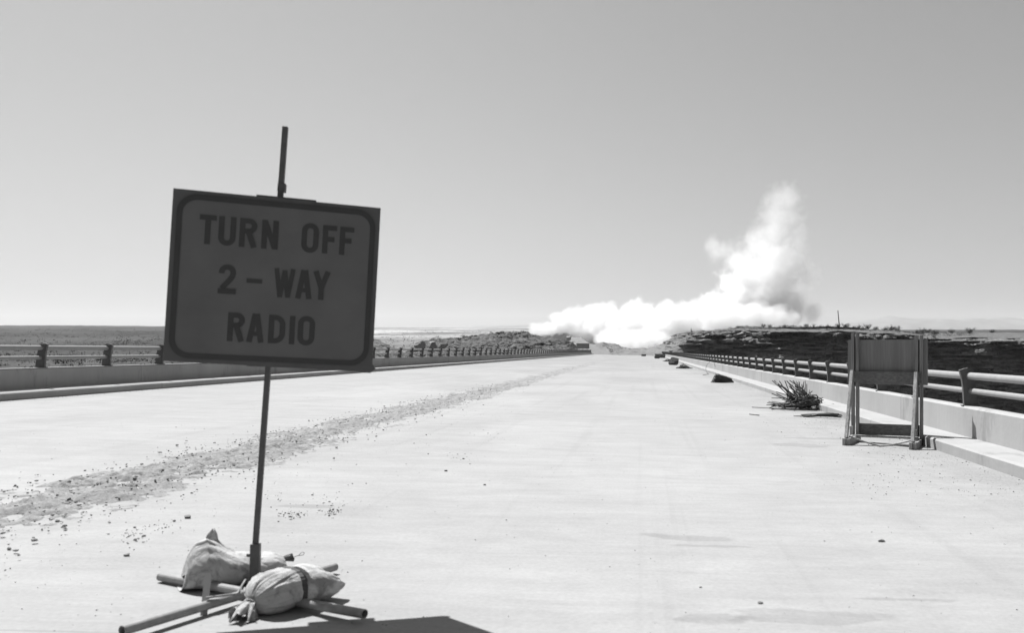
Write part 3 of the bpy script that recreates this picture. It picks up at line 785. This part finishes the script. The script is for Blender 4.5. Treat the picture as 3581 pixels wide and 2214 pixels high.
# fanned dark bundle: rods stacked edge to edge, tall at one end
def fan_bundle():
    c = ground(2525, 1339); rr = random.Random(9); mb = MB()
    for j in range(170):
        f = rr.random(); y = rr.uniform(-.2, .2)
        x0 = -.50 + .22 * f + rr.gauss(0, .012); z0 = .015 + f * .45 * (1 - .4 * abs(y))
        x1 = rr.uniform(.12, .52) * (1 - .15 * f) + .04; z1 = .015 + f * (.34 - .42 * x1) + rr.uniform(0, .02)
        mb.tube([(x0, y, z0), (x0 + (x1 - x0) * .5, y * .9, .5 * (z0 + z1) - .015 * f), (x1, y * .7, max(.014, z1))], .012, 5)
    o = mb.build('rebar_bundle', M['rebar'], smooth=True); o.location = c
    tag(o, 'solid dark wedge shaped bundle of rods, tall at its left end, below the bent wire', 'rebar bundle', 'rebar bundles along the right kerb')
fan_bundle()
def heap(sx, sy, wpx, hpx, label, seed, n=45):
    c = ground(sx, sy); k = c.y / FPX; rr = random.Random(seed); mb = MB(); W, H = wpx * k, hpx * k
    for j in range(n):
        a = rr.uniform(-.6, .6); x = rr.gauss(-.08, .16) * W; y = rr.gauss(0, .35); l = rr.uniform(.25, .5) * W; f = rr.random()
        top = H * (1 - abs(x / W + .08) * 1.7) * rr.uniform(.3, 1)
        mb.tube([(x - l * .5, y - a * .4, .02), (x - l * .05, y, max(.04, top)), (x + l, y + a * .5, max(.02, top * rr.uniform(0, .45)))], .03, 5)
    o = mb.build('rebar_bundle', M['rebar'], smooth=True); o.location = c
    tag(o, label, 'rebar bundle', 'rebar bundles along the right kerb')
heap(2392, 1289, 40, 19, 'low peaked heap of rods with loose ends trailing towards the kerb', 5)
heap(2338, 1265, 30, 13, 'farther clump of rods just behind a darker rounded clump', 6)
# dark rounded clump and stacks farther along (bundled formwork)
def lumber_stack(sx, sy, wpx, hpx, label, rows=4, seed=1, ragged=.0):
    c = ground(sx, sy); k = c.y / FPX; W, H = wpx * k, hpx * k; rr = random.Random(seed); mb = MB(); h = H / rows
    for i in range(rows):
        off = rr.uniform(-.04, .04) * W
        for j in range(5):
            mb.box((off + rr.uniform(-1, 1) * ragged * W * .1, -.5 + j * .25, h * (i + .5)), (W * rr.uniform(.93, 1), .23, h * .92))
    o = mb.build('plank_stack', M['tape']); o.location = c
    tag(o, label, 'stack', 'dark stacks near the far end of the bridge')
lumber_stack(2308, 1252, 38, 14, 'long dark stack at the far right end of the deck, widest of its kind', 4, 1)
lumber_stack(2297, 1254, 17, 9, 'short dark stack lying just in front of the long one', 3, 2)
lumber_stack(2251, 1246, 16, 7, 'small grey stack alone on the far end of the deck', 3, 3)
vs, fs = rock_data(44, 3, .8); c = ground(2356, 1277); mb = MB(); mb.add([Vector((v.x * .62, v.y * .5, v.z * .62 + .36)) for v in vs], fs)
o = mb.build('tarp_bundle', M['tape'], smooth=False); o.location = c; tag(o, 'dark rounded bundle by the kerb, between two heaps of rods', 'bundle')
# bent wire arch
k = 1
pts = [ground(2458, 1312, .03), ground(2478, 1308, .03), ground(2470, 1300, .05)]
y = pts[-1].y
pts += [at(2468, 1290, y), at(2471, 1278, y), at(2482, 1266, y)]
pts += [at(2490, 1262, y + .3), at(2496, 1268, y + .6), at(2501, 1281, y + .8), at(2507, 1294, y + .9)]
mb = MB(); mb.tube(pts, .012, 6); tag(mb.build('bent_wire', M['rebar'], smooth=True), 'thin arched wire standing by the kerb next to the wedge shaped bundle', 'wire')

# ---------------------------------------------------------------- far end: fill, haul road, broken rock
def approach():
    xs = np.linspace(-33, 17, 190); yv = np.linspace(Y1 + .1, 350, 180)
    Yg, Xg = np.meshgrid(yv, xs, indexing='ij')
    ridge = np.interp(Xg, [-46, -22, -17, -13, -10, -7, -4.5, 1, 3.5, 6, 12, 17], [.6, .6, 2.4, 3.4, 3.0, 2.2, 1.9, 1.9, 3.0, 3.2, 3.4, 4])
    ridge = ridge + fbm(Xg / 3.0, Yg / 5, 4) * .7
    t = sstep(Y1 + 3, 283, Yg); z = -FALL * Xg - .06 + t * ridge - .5 * sstep(285, 350, Yg) * np.clip(Xg + 14, 0, 10) / 10 * 3
    rough = .35 * fbm(Xg / 1.6, Yg / 3.2, 5) * sstep(Y1 + 1, 256, Yg)
    # haul road climbing to the left
    s = np.clip((Yg - Y1) / 88, 0, 1.2); cx = -11.6 - 13.2 * s; hw = 2.6
    zr = 5.4 * s ** 1.15 + .02
    k = 1 - sstep(hw, hw + 1.6, np.abs(Xg - cx))
    berm = .5 * np.exp(-((Xg - cx - hw - 1.1) / .7) ** 2) * sstep(Y1 + 4, 262, Yg)
    z = (z + rough) * (1 - k) + zr * k + berm
    tag(grid_mesh('dirt_road', np.stack([Xg, Yg, z], -1), M['approach']), kind='structure')
    mb = MB(); pts = []
    for _ in range(900):
        i = rng.randrange(180); 
        y = Y1 + 4 + 44 * rng.random()
        x = rng.gauss(-9.6 - .06 * (y - 250), 1.6) if rng.random() < .55 else rng.uniform(-15, 14)
        a = int(np.clip((y - yv[0]) / (yv[1] - yv[0]), 0, 179)); q = int(np.clip((x - xs[0]) / (xs[1] - xs[0]), 0, 189))
        if k[a, q] > .3: continue
        pts.append(((x, y, z[a, q] - .1), rng.uniform(.1, .34) * (1.6 if rng.random() < .1 else 1)))
    scatter(mb, pts)
    tag(mb.build('rubble', M['rubble']), 'pale broken rock dumped on the slope beyond the end of the deck', 'rubble', kind='stuff')
approach()

# ---------------------------------------------------------------- right mesa with its cliff
def mesa():
    path = np.array([(8.2, 338), (8.0, 300), (8.6, 276), (11.0, 262), (16, 255), (26, 252), (40, 251), (60, 249), (85, 246), (105, 243), (140, 236), (220, 225), (320, 230)], float)
    seg = np.r_[0, np.cumsum(np.hypot(*np.diff(path, axis=0).T))]
    m = 620; sq = np.linspace(0, 1, m) ** .9 * seg[-1]
    px = np.interp(sq, seg, path[:, 0]); py = np.interp(sq, seg, path[:, 1])
    for _ in range(12): px[1:-1] = (px[:-2] + 2 * px[1:-1] + px[2:]) / 4; py[1:-1] = (py[:-2] + 2 * py[1:-1] + py[2:]) / 4
    tx, ty = np.gradient(px), np.gradient(py); l = np.hypot(tx, ty); ox, oy = ty / l, -tx / l     # outward normal
    Sx = VX + px / py * FPX                      # where along the picture this section falls
    front = sstep(262, 256, py) * sstep(9, 15, px)
    K = 150; v = np.linspace(0, 1, K)
    rim = np.interp(Sx, [2300, 2400, 2480, 2560, 2700, 2900, 3100, 3220, 3300, 3600], [6.5, 6.8, 7.0, 7.0, 6.9, 6.7, 6.4, 5.6, 5.0, 5.0]) + .35 * fbm(sq / 9, sq * 0, 4)
    led = np.interp(Sx, [2300, 2400, 2560, 2660, 2720, 2800, 3200, 3260, 3600], [4.2, 4.3, 4.4, 4.5, 5.0, 5.2, 4.8, 4.0, 4.0])
    lw = np.interp(Sx, [2300, 2410, 2600, 2680, 2740, 3200, 3260, 3600], [2.5, 4.0, 5.5, 3.0, .8, 1.0, 4, 5])
    P = np.zeros((m, K, 3))
    inl = np.array([-90, -70, -54, -44, -36, -28, -21, -15, -10, -6, -3.2, -1.5, -.5])
    for i in range(m):
        s = sq[i]
        tops = [(d - lw[i], rim[i] + np.interp(-d, [0, 10, 40, 55, 90], [0, .7, 2.2, 1.8, -5])) for d in inl]
        n1, n2 = 26, 14
        up1 = [(-lw[i] + .12 * q, rim[i] - (rim[i] - led[i]) * q * .92) for q in np.linspace(0, 1, n1)]
        lg = [(-lw[i] + .12 + (lw[i] - .12) * q, led[i] + (rim[i] - led[i]) * .35 * (1 - q) ** 2) for q in np.linspace(.05, 1, n2)]
        if lw[i] > 2.5:   # the step between rim and ledge is a talus slope on the left
            up1 = [(-lw[i] + lw[i] * .55 * q, rim[i] - (rim[i] - led[i]) * .75 * q) for q in np.linspace(0, 1, n1)]
            lg = [(-lw[i] * .45 + lw[i] * .45 * q, led[i] + (rim[i] - led[i]) * .25 * (1 - q)) for q in np.linspace(.05, 1, n2)]
        n3 = K - len(tops) - n1 - n2; fz = np.linspace(0, 1, n3) ** 1.5
        slope = (1 - front[i])
        face = [(.05 + 1.2 * q + slope * 1.05 * (led[i] + 34 * q - led[i]) * (1 if q * 34 < 9 else 9 / max(34 * q, 1e-3)), led[i] - 34 * q) for q in fz]
        sec = tops + up1 + lg + face
        for j, (d, z) in enumerate(sec):
            P[i, j] = (px[i] + ox[i] * d, py[i] + oy[i] * d, z)
    # strata: ledges that jut differently by height and along the face
    SS = np.repeat(sq[:, None], K, 1); Z = P[:, :, 2]; base = len(inl)
    J = np.arange(K)[None, :]
    w_face = np.clip((J - base + 2) / 4, 0, 1)
    lay = np.floor(Z * 1.7 + .5 * fbm(SS / 14, Z * 0, 3)); 
    jut = (fbm(lay * 7.31 + .5, SS / 5.5, 4) * 1.0 + fbm(lay * 3.7, SS / 1.5, 3) * .45 + fbm(SS / 10, Z / 3.5, 4) * 1.6 + fbm(SS / 1.1, Z * 1.3, 3) * .28 + np.round(fbm(SS / 3.2 + lay * 5.1, lay * 2.7 + .5, 2) * 3.2) / 3.2 * 1.5)
    d = jut * w_face * (1 + 1.4 * np.exp(-np.clip(led[:, None] - Z, 0, 40) / 2.6)) 
    fr = front[:, None] * .8 + .35
    P[:, :, 0] += ox[:, None] * d * fr; P[:, :, 1] += oy[:, None] * d * fr
    P[:, :, 2] += (1 - w_face) * (.35 * fbm(P[:, :, 0] / 7, P[:, :, 1] / 7, 4)) + w_face * .12 * fbm(SS / .8, Z * 3, 3)
    o = grid_mesh('mesa', P, M['cliff'], smooth=False, flip=True)
    b = NB('mesa_rock'); x, y, z = b.sep()
    a = b.noise(.35, 7, (1, 1, 3.5), .65, .4); f = b.noise(2.6, 6, (1, 1, 2.5), .7)
    c = b.rng(b.op('ADD', b.op('MULTIPLY', a, .55), b.op('MULTIPLY', f, .45)), .33, .68, .06, .25)
    pale = b.rng(b.op('ADD', x, b.rng(b.noise(.2, 4), .3, .7, -3, 3)), 12, 16.5, 1, 0, True)      # freshly cut end of the mesa
    c = b.mix(b.op('MULTIPLY', pale, .85), c, b.rng(f, .3, .7, .09, .2))
    g = b.n('ShaderNodeNewGeometry'); sp = b.n('ShaderNodeSeparateXYZ'); b.l(g.outputs['True Normal'], sp.inputs[0])
    soil = b.op('MULTIPLY', b.rng(sp.outputs[2], .75, .95, 0, 1), b.rng(z, 3.5, 4.5, 0, 1))
    c = b.mix(b.op('MULTIPLY', soil, .8), c, b.rng(b.noise(1.1, 6, None, .7), .35, .65, .05, .13))
    o.data.materials[0] = b.finish(c, .95, b.op('ADD', a, b.op('MULTIPLY', f, .6)), .3, .8, 0, .1)
    tag(o, kind='structure')
mesa()

# ---------------------------------------------------------------- left rocky hill and talus mound
def rocky_hill(name, crest_s, crest_z, y_front, depth, s0, s1, m, K, seed, mat, rise=.75, rough=1.0):
    sx = np.linspace(s0, s1, m); v = np.linspace(0, 1, K); A, V_ = np.meshgrid(sx, v, indexing='ij')
    cz = np.interp(A, crest_s, crest_z)
    Y = y_front + depth * V_; X = (A - VX) * (y_front + depth * rise) / FPX * (1 + .0 * V_)
    lift = np.interp(V_, [0, rise, 1], [0, 1, .55])
    lift = np.where(V_ < rise, 1 - (1 - np.clip(V_ / rise, 0, 1)) ** 1.25, lift)
    z = -5 + (cz + 5) * lift
    wx, wy = X + seed, Y
    tilt = z * 1.35 + .22 * wx + 1.0 * fbm(wx / 9, wy / 9, 3)
    fr = tilt - np.floor(tilt); step = sstep(.0, .75, fr) - fr
    amp = .55 + .45 * fbm(wx / 7, wy / 7, 3)
    z = z + rough * (step * .75 * np.clip(amp, 0, 1) + .55 * fbm(wx / 3.2, wy / 3.2, 5) + .35 * fbm(wx / .9, wy / .9, 3))
    Y = Y + rough * (.9 * fbm(wx / 2.5, z / 1.3, 4) + .5 * np.sign(fbm(wx / 4, z / 1.1, 2)) * .6)
    o = grid_mesh(name, np.stack([X, Y, z], -1), mat, smooth=False)
    tag(o, kind='structure'); return np.stack([X, Y, z], -1)
Hill = rocky_hill('hill', [1425, 1450, 1475, 1520, 1600, 1700, 1760, 1850, 1900, 1950, 2000, 2012, 2030], [0.5, 2.2, 4.0, 4.8, 5.8, 6.6, 7.3, 7.2, 5.8, 5.2, 4.2, 3.0, .8], 254, 42, 1425, 2030, 330, 130, 3, M['hillrock'])
rocky_hill('hill', [900, 1150, 1240, 1310, 1360, 1405, 1440], [4, 7.5, 7.2, 5.5, 3.4, 1.2, -2], 262, 46, 880, 1445, 180, 80, 40, rock_mat('talus_rock', .07, .2, False, .35), .8, .8)

# boulders
def boulder(p, sx, sy, sz, seed, label, rot=0, mat='boulder', group=None, flat=1):
    vs, fs = rock_data(seed, 4, 1, .06, (.25, .7), 13); mb = MB()
    vs2 = []
    for v in vs:
        k = 1 + .16 * float(fbm(v.x * 1.7 + seed, v.z * 5 + v.y, 4)); vs2.append(Vector((v.x * sx * k, v.y * sy * k, v.z * sz * k)))
    mb.add(vs2, fs); o = mb.build('boulder', M[mat]); o.location = p; o.rotation_euler = (0, rot, seed)
    o.rotation_euler = (0, rot, 0); tag(o, label, 'boulder', group)
G1 = 'boulders below the left hill'; G2 = 'slabs on the mesa rim'
Yb = 256
for sx, sy, a, c, sd, lab, rot in ((1473, 1203, 1.9, 1.7, 3, 'dark boulder at the left foot of the rocky hill', .1), (1515, 1199, 1.7, 2.2, 5, 'blocky boulder with a wide shadowed face, second from the left at the hill foot', 0),
                                 (1548, 1205, 2.1, 1.6, 8, 'slanting pale topped boulder in the middle of the hill foot', -.35), (1600, 1206, 2.1, 1.4, 12, 'rounded boulder with dark hollow beneath, at the right of the hill foot row', .15)):
    boulder(at(sx, sy + 8, Yb), a * 1.3, 2.2, c * 1.2, sd, lab, rot, 'boulder', G1)
boulder(at(1988, 1187, 262), 1.55, 1.4, 1.35, 17, 'squarish grey boulder standing above the roadside board', .1, 'boulder')
Yb = 252
for sx, sy, a, c, sd, lab, rot in ((2575, 1173, 2.1, .55, 21, 'flat tilted pale slab, leftmost of the broken slabs on the mesa edge', -.2), (2617, 1166, 1.3, .85, 22, 'upright pale slab in the middle of the broken slabs on the mesa edge', .35),
                                   (2655, 1170, 1.5, .95, 23, 'blocky grey slab leaning at the right of the broken slabs', -.1), (2600, 1176, 1.0, .4, 27, 'small low slab in front of the upright one on the mesa edge', .1)):
    boulder(at(sx, sy, Yb), a * 1.35, 1.6, c * 1.4, sd, lab, rot, 'boulder', G2)

# ---------------------------------------------------------------- shrubs
def shrub_data(seed, n=620):
    rr = random.Random(seed); mbS = MB(); mbL = MB(); tips = []
    for k in range(13):
        a = rr.uniform(0, 6.28); e = rr.uniform(.45, 1.35); l = rr.uniform(.55, 1.0); d = Vector((math.cos(a) * math.cos(e), math.sin(a) * math.cos(e), math.sin(e)))
        m_ = d * l * .55 + Vector((rr.gauss(0, .06), rr.gauss(0, .06), 0)); e_ = d * l + Vector((rr.gauss(0, .1), rr.gauss(0, .1), .05))
        mbS.tube([(0, 0, -.05), m_, e_], [.02, .013, .005], 4); tips += [(m_, e_)]
    for k in range(n):
        m_, e_ = rr.choice(tips); t = rr.random() * 1.55 - .55; p = m_.lerp(e_, t) + Vector((rr.gauss(0, .10), rr.gauss(0, .10), rr.gauss(0, .08)))
        s = rr.uniform(.025, .065); u = Vector((rr.gauss(0, 1), rr.gauss(0, 1), rr.gauss(0, 1))).normalized(); v = u.orthogonal().normalized()
        mbL.add([p - u * s, p + v * s * .6, p + u * s, p - v * s * .6], [(0, 1, 2, 3)])
    return mbS, mbL
SH = []
for i in range(4):
    a, b_ = shrub_data(100 + i); SH.append((a, b_))
shr_mesh = []
def shrub(p, size, kind, label, first={}):
    root = empty('desert_shrub', p, label, 'shrub', 'shrubs along the mesa top'); root.scale = (size, size, size * .85); root.rotation_euler = (0, 0, rng.uniform(0, 6.28))
    for nm, j, m in (('stem', 0, M['stem']), ('foliage', 1, M['brush'])):
        if (kind, j) not in first:
            o = SH[kind][j].build(nm, m); first[(kind, j)] = o; o.parent = root
        else:
            o = first[(kind, j)].copy(); COL.objects.link(o); o.parent = root
shr = [(2460, 1151, 8), (2545, 1150, 9), (2583, 1152, 10), (2670, 1152, 13), (2692, 1150, 12), (2743, 1151, 10), (2772, 1147, 9), (2820, 1150, 11), (2846, 1142, 11), (2893, 1147, 14), (2928, 1151, 15), (2960, 1152, 17), (2986, 1152, 10), (3003, 1150, 12), (3020, 1150, 12), (3036, 1150, 17), (3063, 1152, 12), (3095, 1151, 15), (3113, 1150, 20), (3138, 1143, 18), (3160, 1150, 8), (3205, 1150, 15), (3228, 1152, 20), (3247, 1153, 16), (3270, 1153, 18), (3268, 1180, 12), (3330, 1153, 16), (3390, 1156, 20), (3470, 1155, 14)]
def shrub_all():
    dg = bpy.context.evaluated_depsgraph_get(); dg.update()
    words = {3138: 'tall airy shrub standing clear of the others against the far mountains', 3113: 'broad dense shrub just left of the tall airy one', 2846: 'upright dark shrub at the right edge of the dust cloud',
             2460: 'low scrub at the left shoulder of the mesa above the road cut', 2928: 'rounded shrub directly below the leaning pole', 3268: 'small shrub on the lower shelf at the right of the mesa'}
    mesa_o = bpy.data.objects['mesa']
    from mathutils.bvhtree import BVHTree
    bv = BVHTree.FromPolygons([v.co for v in mesa_o.data.vertices], [list(p.vertices) for p in mesa_o.data.polygons])
    for i, (sx, sy, s) in enumerate(shr):
        Y = 285 + 8 * math.sin(i * 2.3) if sy < 1170 else 256
        p = at(sx, sy, Y); hit = bv.ray_cast(Vector((p.x, p.y, 60)), Vector((0, 0, -1)))
        if hit[0] is not None: p = hit[0]
        lab = words.get(sx) or ('low dim shrub on the mesa top against the foot of the dust cloud' if sx < 2800 else 'small shrub on the mesa top just left of the leaning pole' if sx < 2920 else
                                  'low shrub right of the leaning pole, in the row above the plywood panel' if sx < 3110 else 'low shrub on the mesa top right of the tall airy shrub')
        shrub(p, s * Y / FPX * 1.35, i % 4, lab)
    # scrub on the rocky hill: a mass nobody could count
    mb = MB(); rr = random.Random(77); n = 0
    while n < 260:
        i = rr.randrange(5, Hill.shape[0] - 5); j = rr.randrange(20, int(Hill.shape[1] * .98)); p = Vector(Hill[i, j]); s = rr.uniform(.3, .75); n += 1
        for k in range(36):
            d = Vector((rr.gauss(0, .5), rr.gauss(0, .5), abs(rr.gauss(.35, .35)))) * s; q = p + d; e = s * rr.uniform(.1, .24)
            u = Vector((rr.gauss(0, 1), rr.gauss(0, 1), rr.gauss(0, 1))).normalized(); v = u.orthogonal().normalized()
            mb.add([q - u * e, q + v * e * .7, q + u * e, q - v * e * .7], [(0, 1, 2, 3)])
    tag(mb.build('scrub', M['brush']), 'dark low scrub spread over the rocky hill', 'scrub', kind='stuff')
    mb = MB()
    pts = [(rr.gauss(1405, 22), rr.gauss(1191, 3), 300, rr.uniform(.5, 1.3)) for _ in range(26)] + [(rr.uniform(2400, 3400), rr.uniform(1150, 1160), 0, rr.uniform(.25, .7)) for _ in range(520)] + [(rr.uniform(380, 620), rr.uniform(1150, 1215), 420, rr.uniform(.5, 1.3)) for _ in range(60)] + [(rr.uniform(-200, 1900), rr.uniform(1150, 1215), rr.choice((290, 320, 360, 420, 500, 600, 750, 950, 1200, 1600)) , rr.uniform(.6, 2.0)) for _ in range(2600)]
    gr = bpy.data.objects['ground']
    bg_ = BVHTree.FromPolygons([v.co for v in gr.data.vertices], [list(p.vertices) for p in gr.data.polygons])
    for sx, sy, Y, s in pts:
        if Y == 0:
            p = at(sx, sy, rr.uniform(258, 300)); hit = bv.ray_cast(Vector((p.x, p.y, 60)), Vector((0, 0, -1)))
        else:
            p = at(sx, sy, Y * rr.uniform(.9, 1.2)); hit = bg_.ray_cast(Vector((p.x, p.y, 300)), Vector((0, 0, -1)))
        if hit[0] is None: continue
        p = hit[0]
        for k in range(34 if Y < 300 else 14):
            d = Vector((rr.gauss(0, .6), rr.gauss(0, .6), abs(rr.gauss(.3, .3)))) * s; q = p + d; e = s * rr.uniform(.08, .22)
            u = Vector((rr.gauss(0, 1), rr.gauss(0, 1), rr.gauss(0, 1))).normalized(); v = u.orthogonal().normalized()
            mb.add([q - u * e, q + v * e * .7, q + u * e, q - v * e * .7], [(0, 1, 2, 3)])
    tag(mb.build('scrub', M['brush']), 'sparse small scrub dotting the mesa top and the far slopes', 'scrub', kind='stuff')
shrub_all()

# ---------------------------------------------------------------- pole, fence post, roadside board
p = at(2936, 1150, 290); q = at(2930, 1086, 290); mb = MB(); mb.tube([p - (q - p) * .2, p, q], [.2, .19, .15], 10)
tag(mb.build('utility_pole', M['stem'], smooth=True), 'bare leaning pole rising above the mesa right of the dust cloud', 'pole')
mb = MB(); p = at(2417, 1168, 262); mb.tube([p, p + Vector((0, 0, 1.7))], .09, 8); mb.tube([p + Vector((.05, 0, 1.0)), p + Vector((.75, 0, .0))], .06, 6)
tag(mb.build('fence_post', M['stem']), 'small braced post at the upper left corner of the mesa', 'post')
def board():
    Y = 250.5; a, b_ = at(2016, 1202.5, Y), at(2061, 1220, Y); root = empty('roadside_board', at(2038, 1226, Y), 'grey rectangular board on short legs beyond the far end of the shaded railing', 'board')
    c = (a + b_) / 2; mb = MB(); mb.box(c, (b_.x - a.x, .06, a.z - b_.z)); under(mb.build('panel', M['board']), root)
    mb = MB(); mb.box((c.x, c.y - .02, a.z + .05), (b_.x - a.x + .1, .14, .1)); under(mb.build('cap_rail', M['stem']), root)
    for f in (.2, .5, .82):
        x = a.x + (b_.x - a.x) * f; mb = MB(); mb.beam((x, Y + .09, -.2), (x, Y + .09, a.z - .1), .1, .1); under(mb.build('leg', M['stem']), root)
board()

# ---------------------------------------------------------------- dust cloud
def dust():
    Yc = 338.0
    E = [  # picture x, y, half width, half height (photo px), depth offset, half depth (m), weight
        (1905, 1150, 72, 28, 28, 9, .8), (1990, 1132, 75, 42, 26, 12, 1), (2060, 1115, 75, 52, 22, 14, 1), (2120, 1135, 80, 72, 10, 16, 1), (2190, 1150, 85, 74, -14, 17, 1),
        (2235, 1105, 75, 62, 0, 18, 1), (2285, 1150, 80, 72, -16, 18, 1), (2345, 1125, 80, 70, -4, 18, 1), (2420, 1110, 85, 62, 0, 18, 1), (2490, 1090, 80, 66, 2, 18, 1),
        (2560, 1075, 80, 82, 4, 18, 1), (2640, 1055, 85, 98, 4, 18, 1), (2715, 1065, 80, 92, 4, 18, .8), (2780, 1080, 70, 75, 2, 16, .45), (2845, 1095, 48, 62, 0, 12, .35),
        (2630, 985, 125, 95, 6, 16, .7), (2720, 950, 100, 115, 6, 16, .6), (2585, 920, 85, 60, 6, 12, .42), (2535, 885, 74, 50, 6, 9, .3), (2500, 862, 46, 38, 6, 8, .24),
        (2660, 870, 100, 85, 8, 14, .4), (2705, 820, 105, 90, 8, 14, .36), (2730, 765, 92, 90, 8, 13, .34), (2742, 712, 82, 76, 8, 12, .28), (2780, 860, 60, 130, 10, 9, .22), (2800, 985, 70, 100, 8, 11, .32),
        (2600, 1105, 110, 55, -22, 13, .8), (2500, 1115, 90, 50, -22, 13, .8), (2700, 1110, 90, 45, -20, 12, .6), (2050, 1160, 72, 36, 24, 11, 1),
        (2215, 1195, 90, 40, -30, 14, 1), (2300, 1190, 70, 36, -30, 13, 1), (2130, 1180, 60, 34, -20, 12, 1)]
    m = bpy.data.materials.new('dust'); m.use_nodes = True; t = m.node_tree; t.nodes.clear()
    N = lambda k, **kw: (lambda x: ([setattr(x, a, b) for a, b in kw.items()], x)[1])(t.nodes.new(k))
    Lk = t.links.new
    out = N('ShaderNodeOutputMaterial'); vol = N('ShaderNodeVolumePrincipled')
    vol.inputs['Color'].default_value = (.92, .92, .92, 1); vol.inputs['Anisotropy'].default_value = .1
    Lk(vol.outputs[0], out.inputs['Volume'])
    tc = N('ShaderNodeTexCoord').outputs['Object']
    n1 = N('ShaderNodeTexNoise'); n1.inputs['Scale'].default_value = .085; n1.inputs['Detail'].default_value = 5; n1.inputs['Roughness'].default_value = .6; Lk(tc, n1.inputs['Vector'])
    sub = N('ShaderNodeVectorMath', operation='SUBTRACT'); Lk(n1.outputs['Color'], sub.inputs[0]); sub.inputs[1].default_value = (.5, .5, .5)
    wp = N('ShaderNodeVectorMath', operation='MULTIPLY_ADD'); Lk(sub.outputs[0], wp.inputs[0]); wp.inputs[1].default_value = (9, 9, 8); Lk(tc, wp.inputs[2])
    n2 = N('ShaderNodeTexNoise'); n2.inputs['Scale'].default_value = .14; n2.inputs['Detail'].default_value = 6; n2.inputs['Roughness'].default_value = .66; Lk(tc, n2.inputs['Vector'])
    er = N('ShaderNodeMapRange'); er.inputs[1].default_value = .3; er.inputs[2].default_value = .7; er.inputs[3].default_value = .55; er.inputs[4].default_value = -.42; Lk(n2.outputs[0], er.inputs[0])
    acc = None; bm = bmesh.new()
    for sx, sy, rw, rh, dy, rd, wgt in E:
        Y = Yc + dy; c = at(sx, sy, Y); k = Y / FPX; rx, rz = rw * k, rh * k
        ma = N('ShaderNodeVectorMath', operation='MULTIPLY_ADD'); Lk(wp.outputs[0], ma.inputs[0]); ma.inputs[1].default_value = (1 / rx, 1 / rd, 1 / rz); ma.inputs[2].default_value = (-c.x / rx, -c.y / rd, -c.z / rz)
        ln = N('ShaderNodeVectorMath', operation='LENGTH'); Lk(ma.outputs[0], ln.inputs[0])
        ad = N('ShaderNodeMath', operation='ADD'); Lk(ln.outputs['Value'], ad.inputs[0]); Lk(er.outputs[0], ad.inputs[1])
        mr = N('ShaderNodeMapRange'); mr.interpolation_type = 'SMOOTHSTEP'; mr.inputs[1].default_value = 1.0; mr.inputs[2].default_value = .62 if wgt > .5 else .15; mr.inputs[3].default_value = 0; mr.inputs[4].default_value = wgt; Lk(ad.outputs[0], mr.inputs[0])
        if acc is None: acc = mr.outputs[0]
        else:
            mx_ = N('ShaderNodeMath', operation='MAXIMUM'); Lk(acc, mx_.inputs[0]); Lk(mr.outputs[0], mx_.inputs[1]); acc = mx_.outputs[0]
        bmesh.ops.create_icosphere(bm, subdivisions=3, radius=1.0, matrix=Matrix.Translation(c) @ Matrix.Diagonal((rx * 1.12 + 1, rd * 1.12 + 1, rz * 1.12 + 1, 1)))
    de = N('ShaderNodeMath', operation='MULTIPLY'); Lk(acc, de.inputs[0]); de.inputs[1].default_value = .24; Lk(de.outputs[0], vol.inputs['Density'])
    me = bpy.data.meshes.new('dust_cloud'); bm.to_mesh(me); bm.free(); me.materials.append(m)
    o = bpy.data.objects.new('dust_cloud', me); COL.objects.link(o)
    r = o.modifiers.new('remesh', 'REMESH'); r.mode = 'VOXEL'; r.voxel_size = 1.6
    m.cycles.volume_step_rate = .12; m.cycles.volume_sampling = 'MULTIPLE_IMPORTANCE' if hasattr(m.cycles, 'volume_sampling') else None
    tag(o, 'billowing white dust cloud from a blast, with a tall plume rising at its right', 'dust cloud')
dust()

# ---------------------------------------------------------------- air
def haze():
    mb = MB(); mb.box((0, 8300, 325), (60000, 18400, 750)); m = bpy.data.materials.new('air'); m.use_nodes = True; t = m.node_tree; t.nodes.clear()
    o_ = t.nodes.new('ShaderNodeOutputMaterial'); v = t.nodes.new('ShaderNodeVolumePrincipled'); v.inputs['Color'].default_value = (.9, .9, .9, 1); v.inputs['Density'].default_value = 1 / 20000; v.inputs['Anisotropy'].default_value = .2
    t.links.new(v.outputs[0], o_.inputs['Volume']); o = mb.build('haze', m); tag(o, 'thin pale haze in the desert air', 'haze', kind='stuff')
haze()
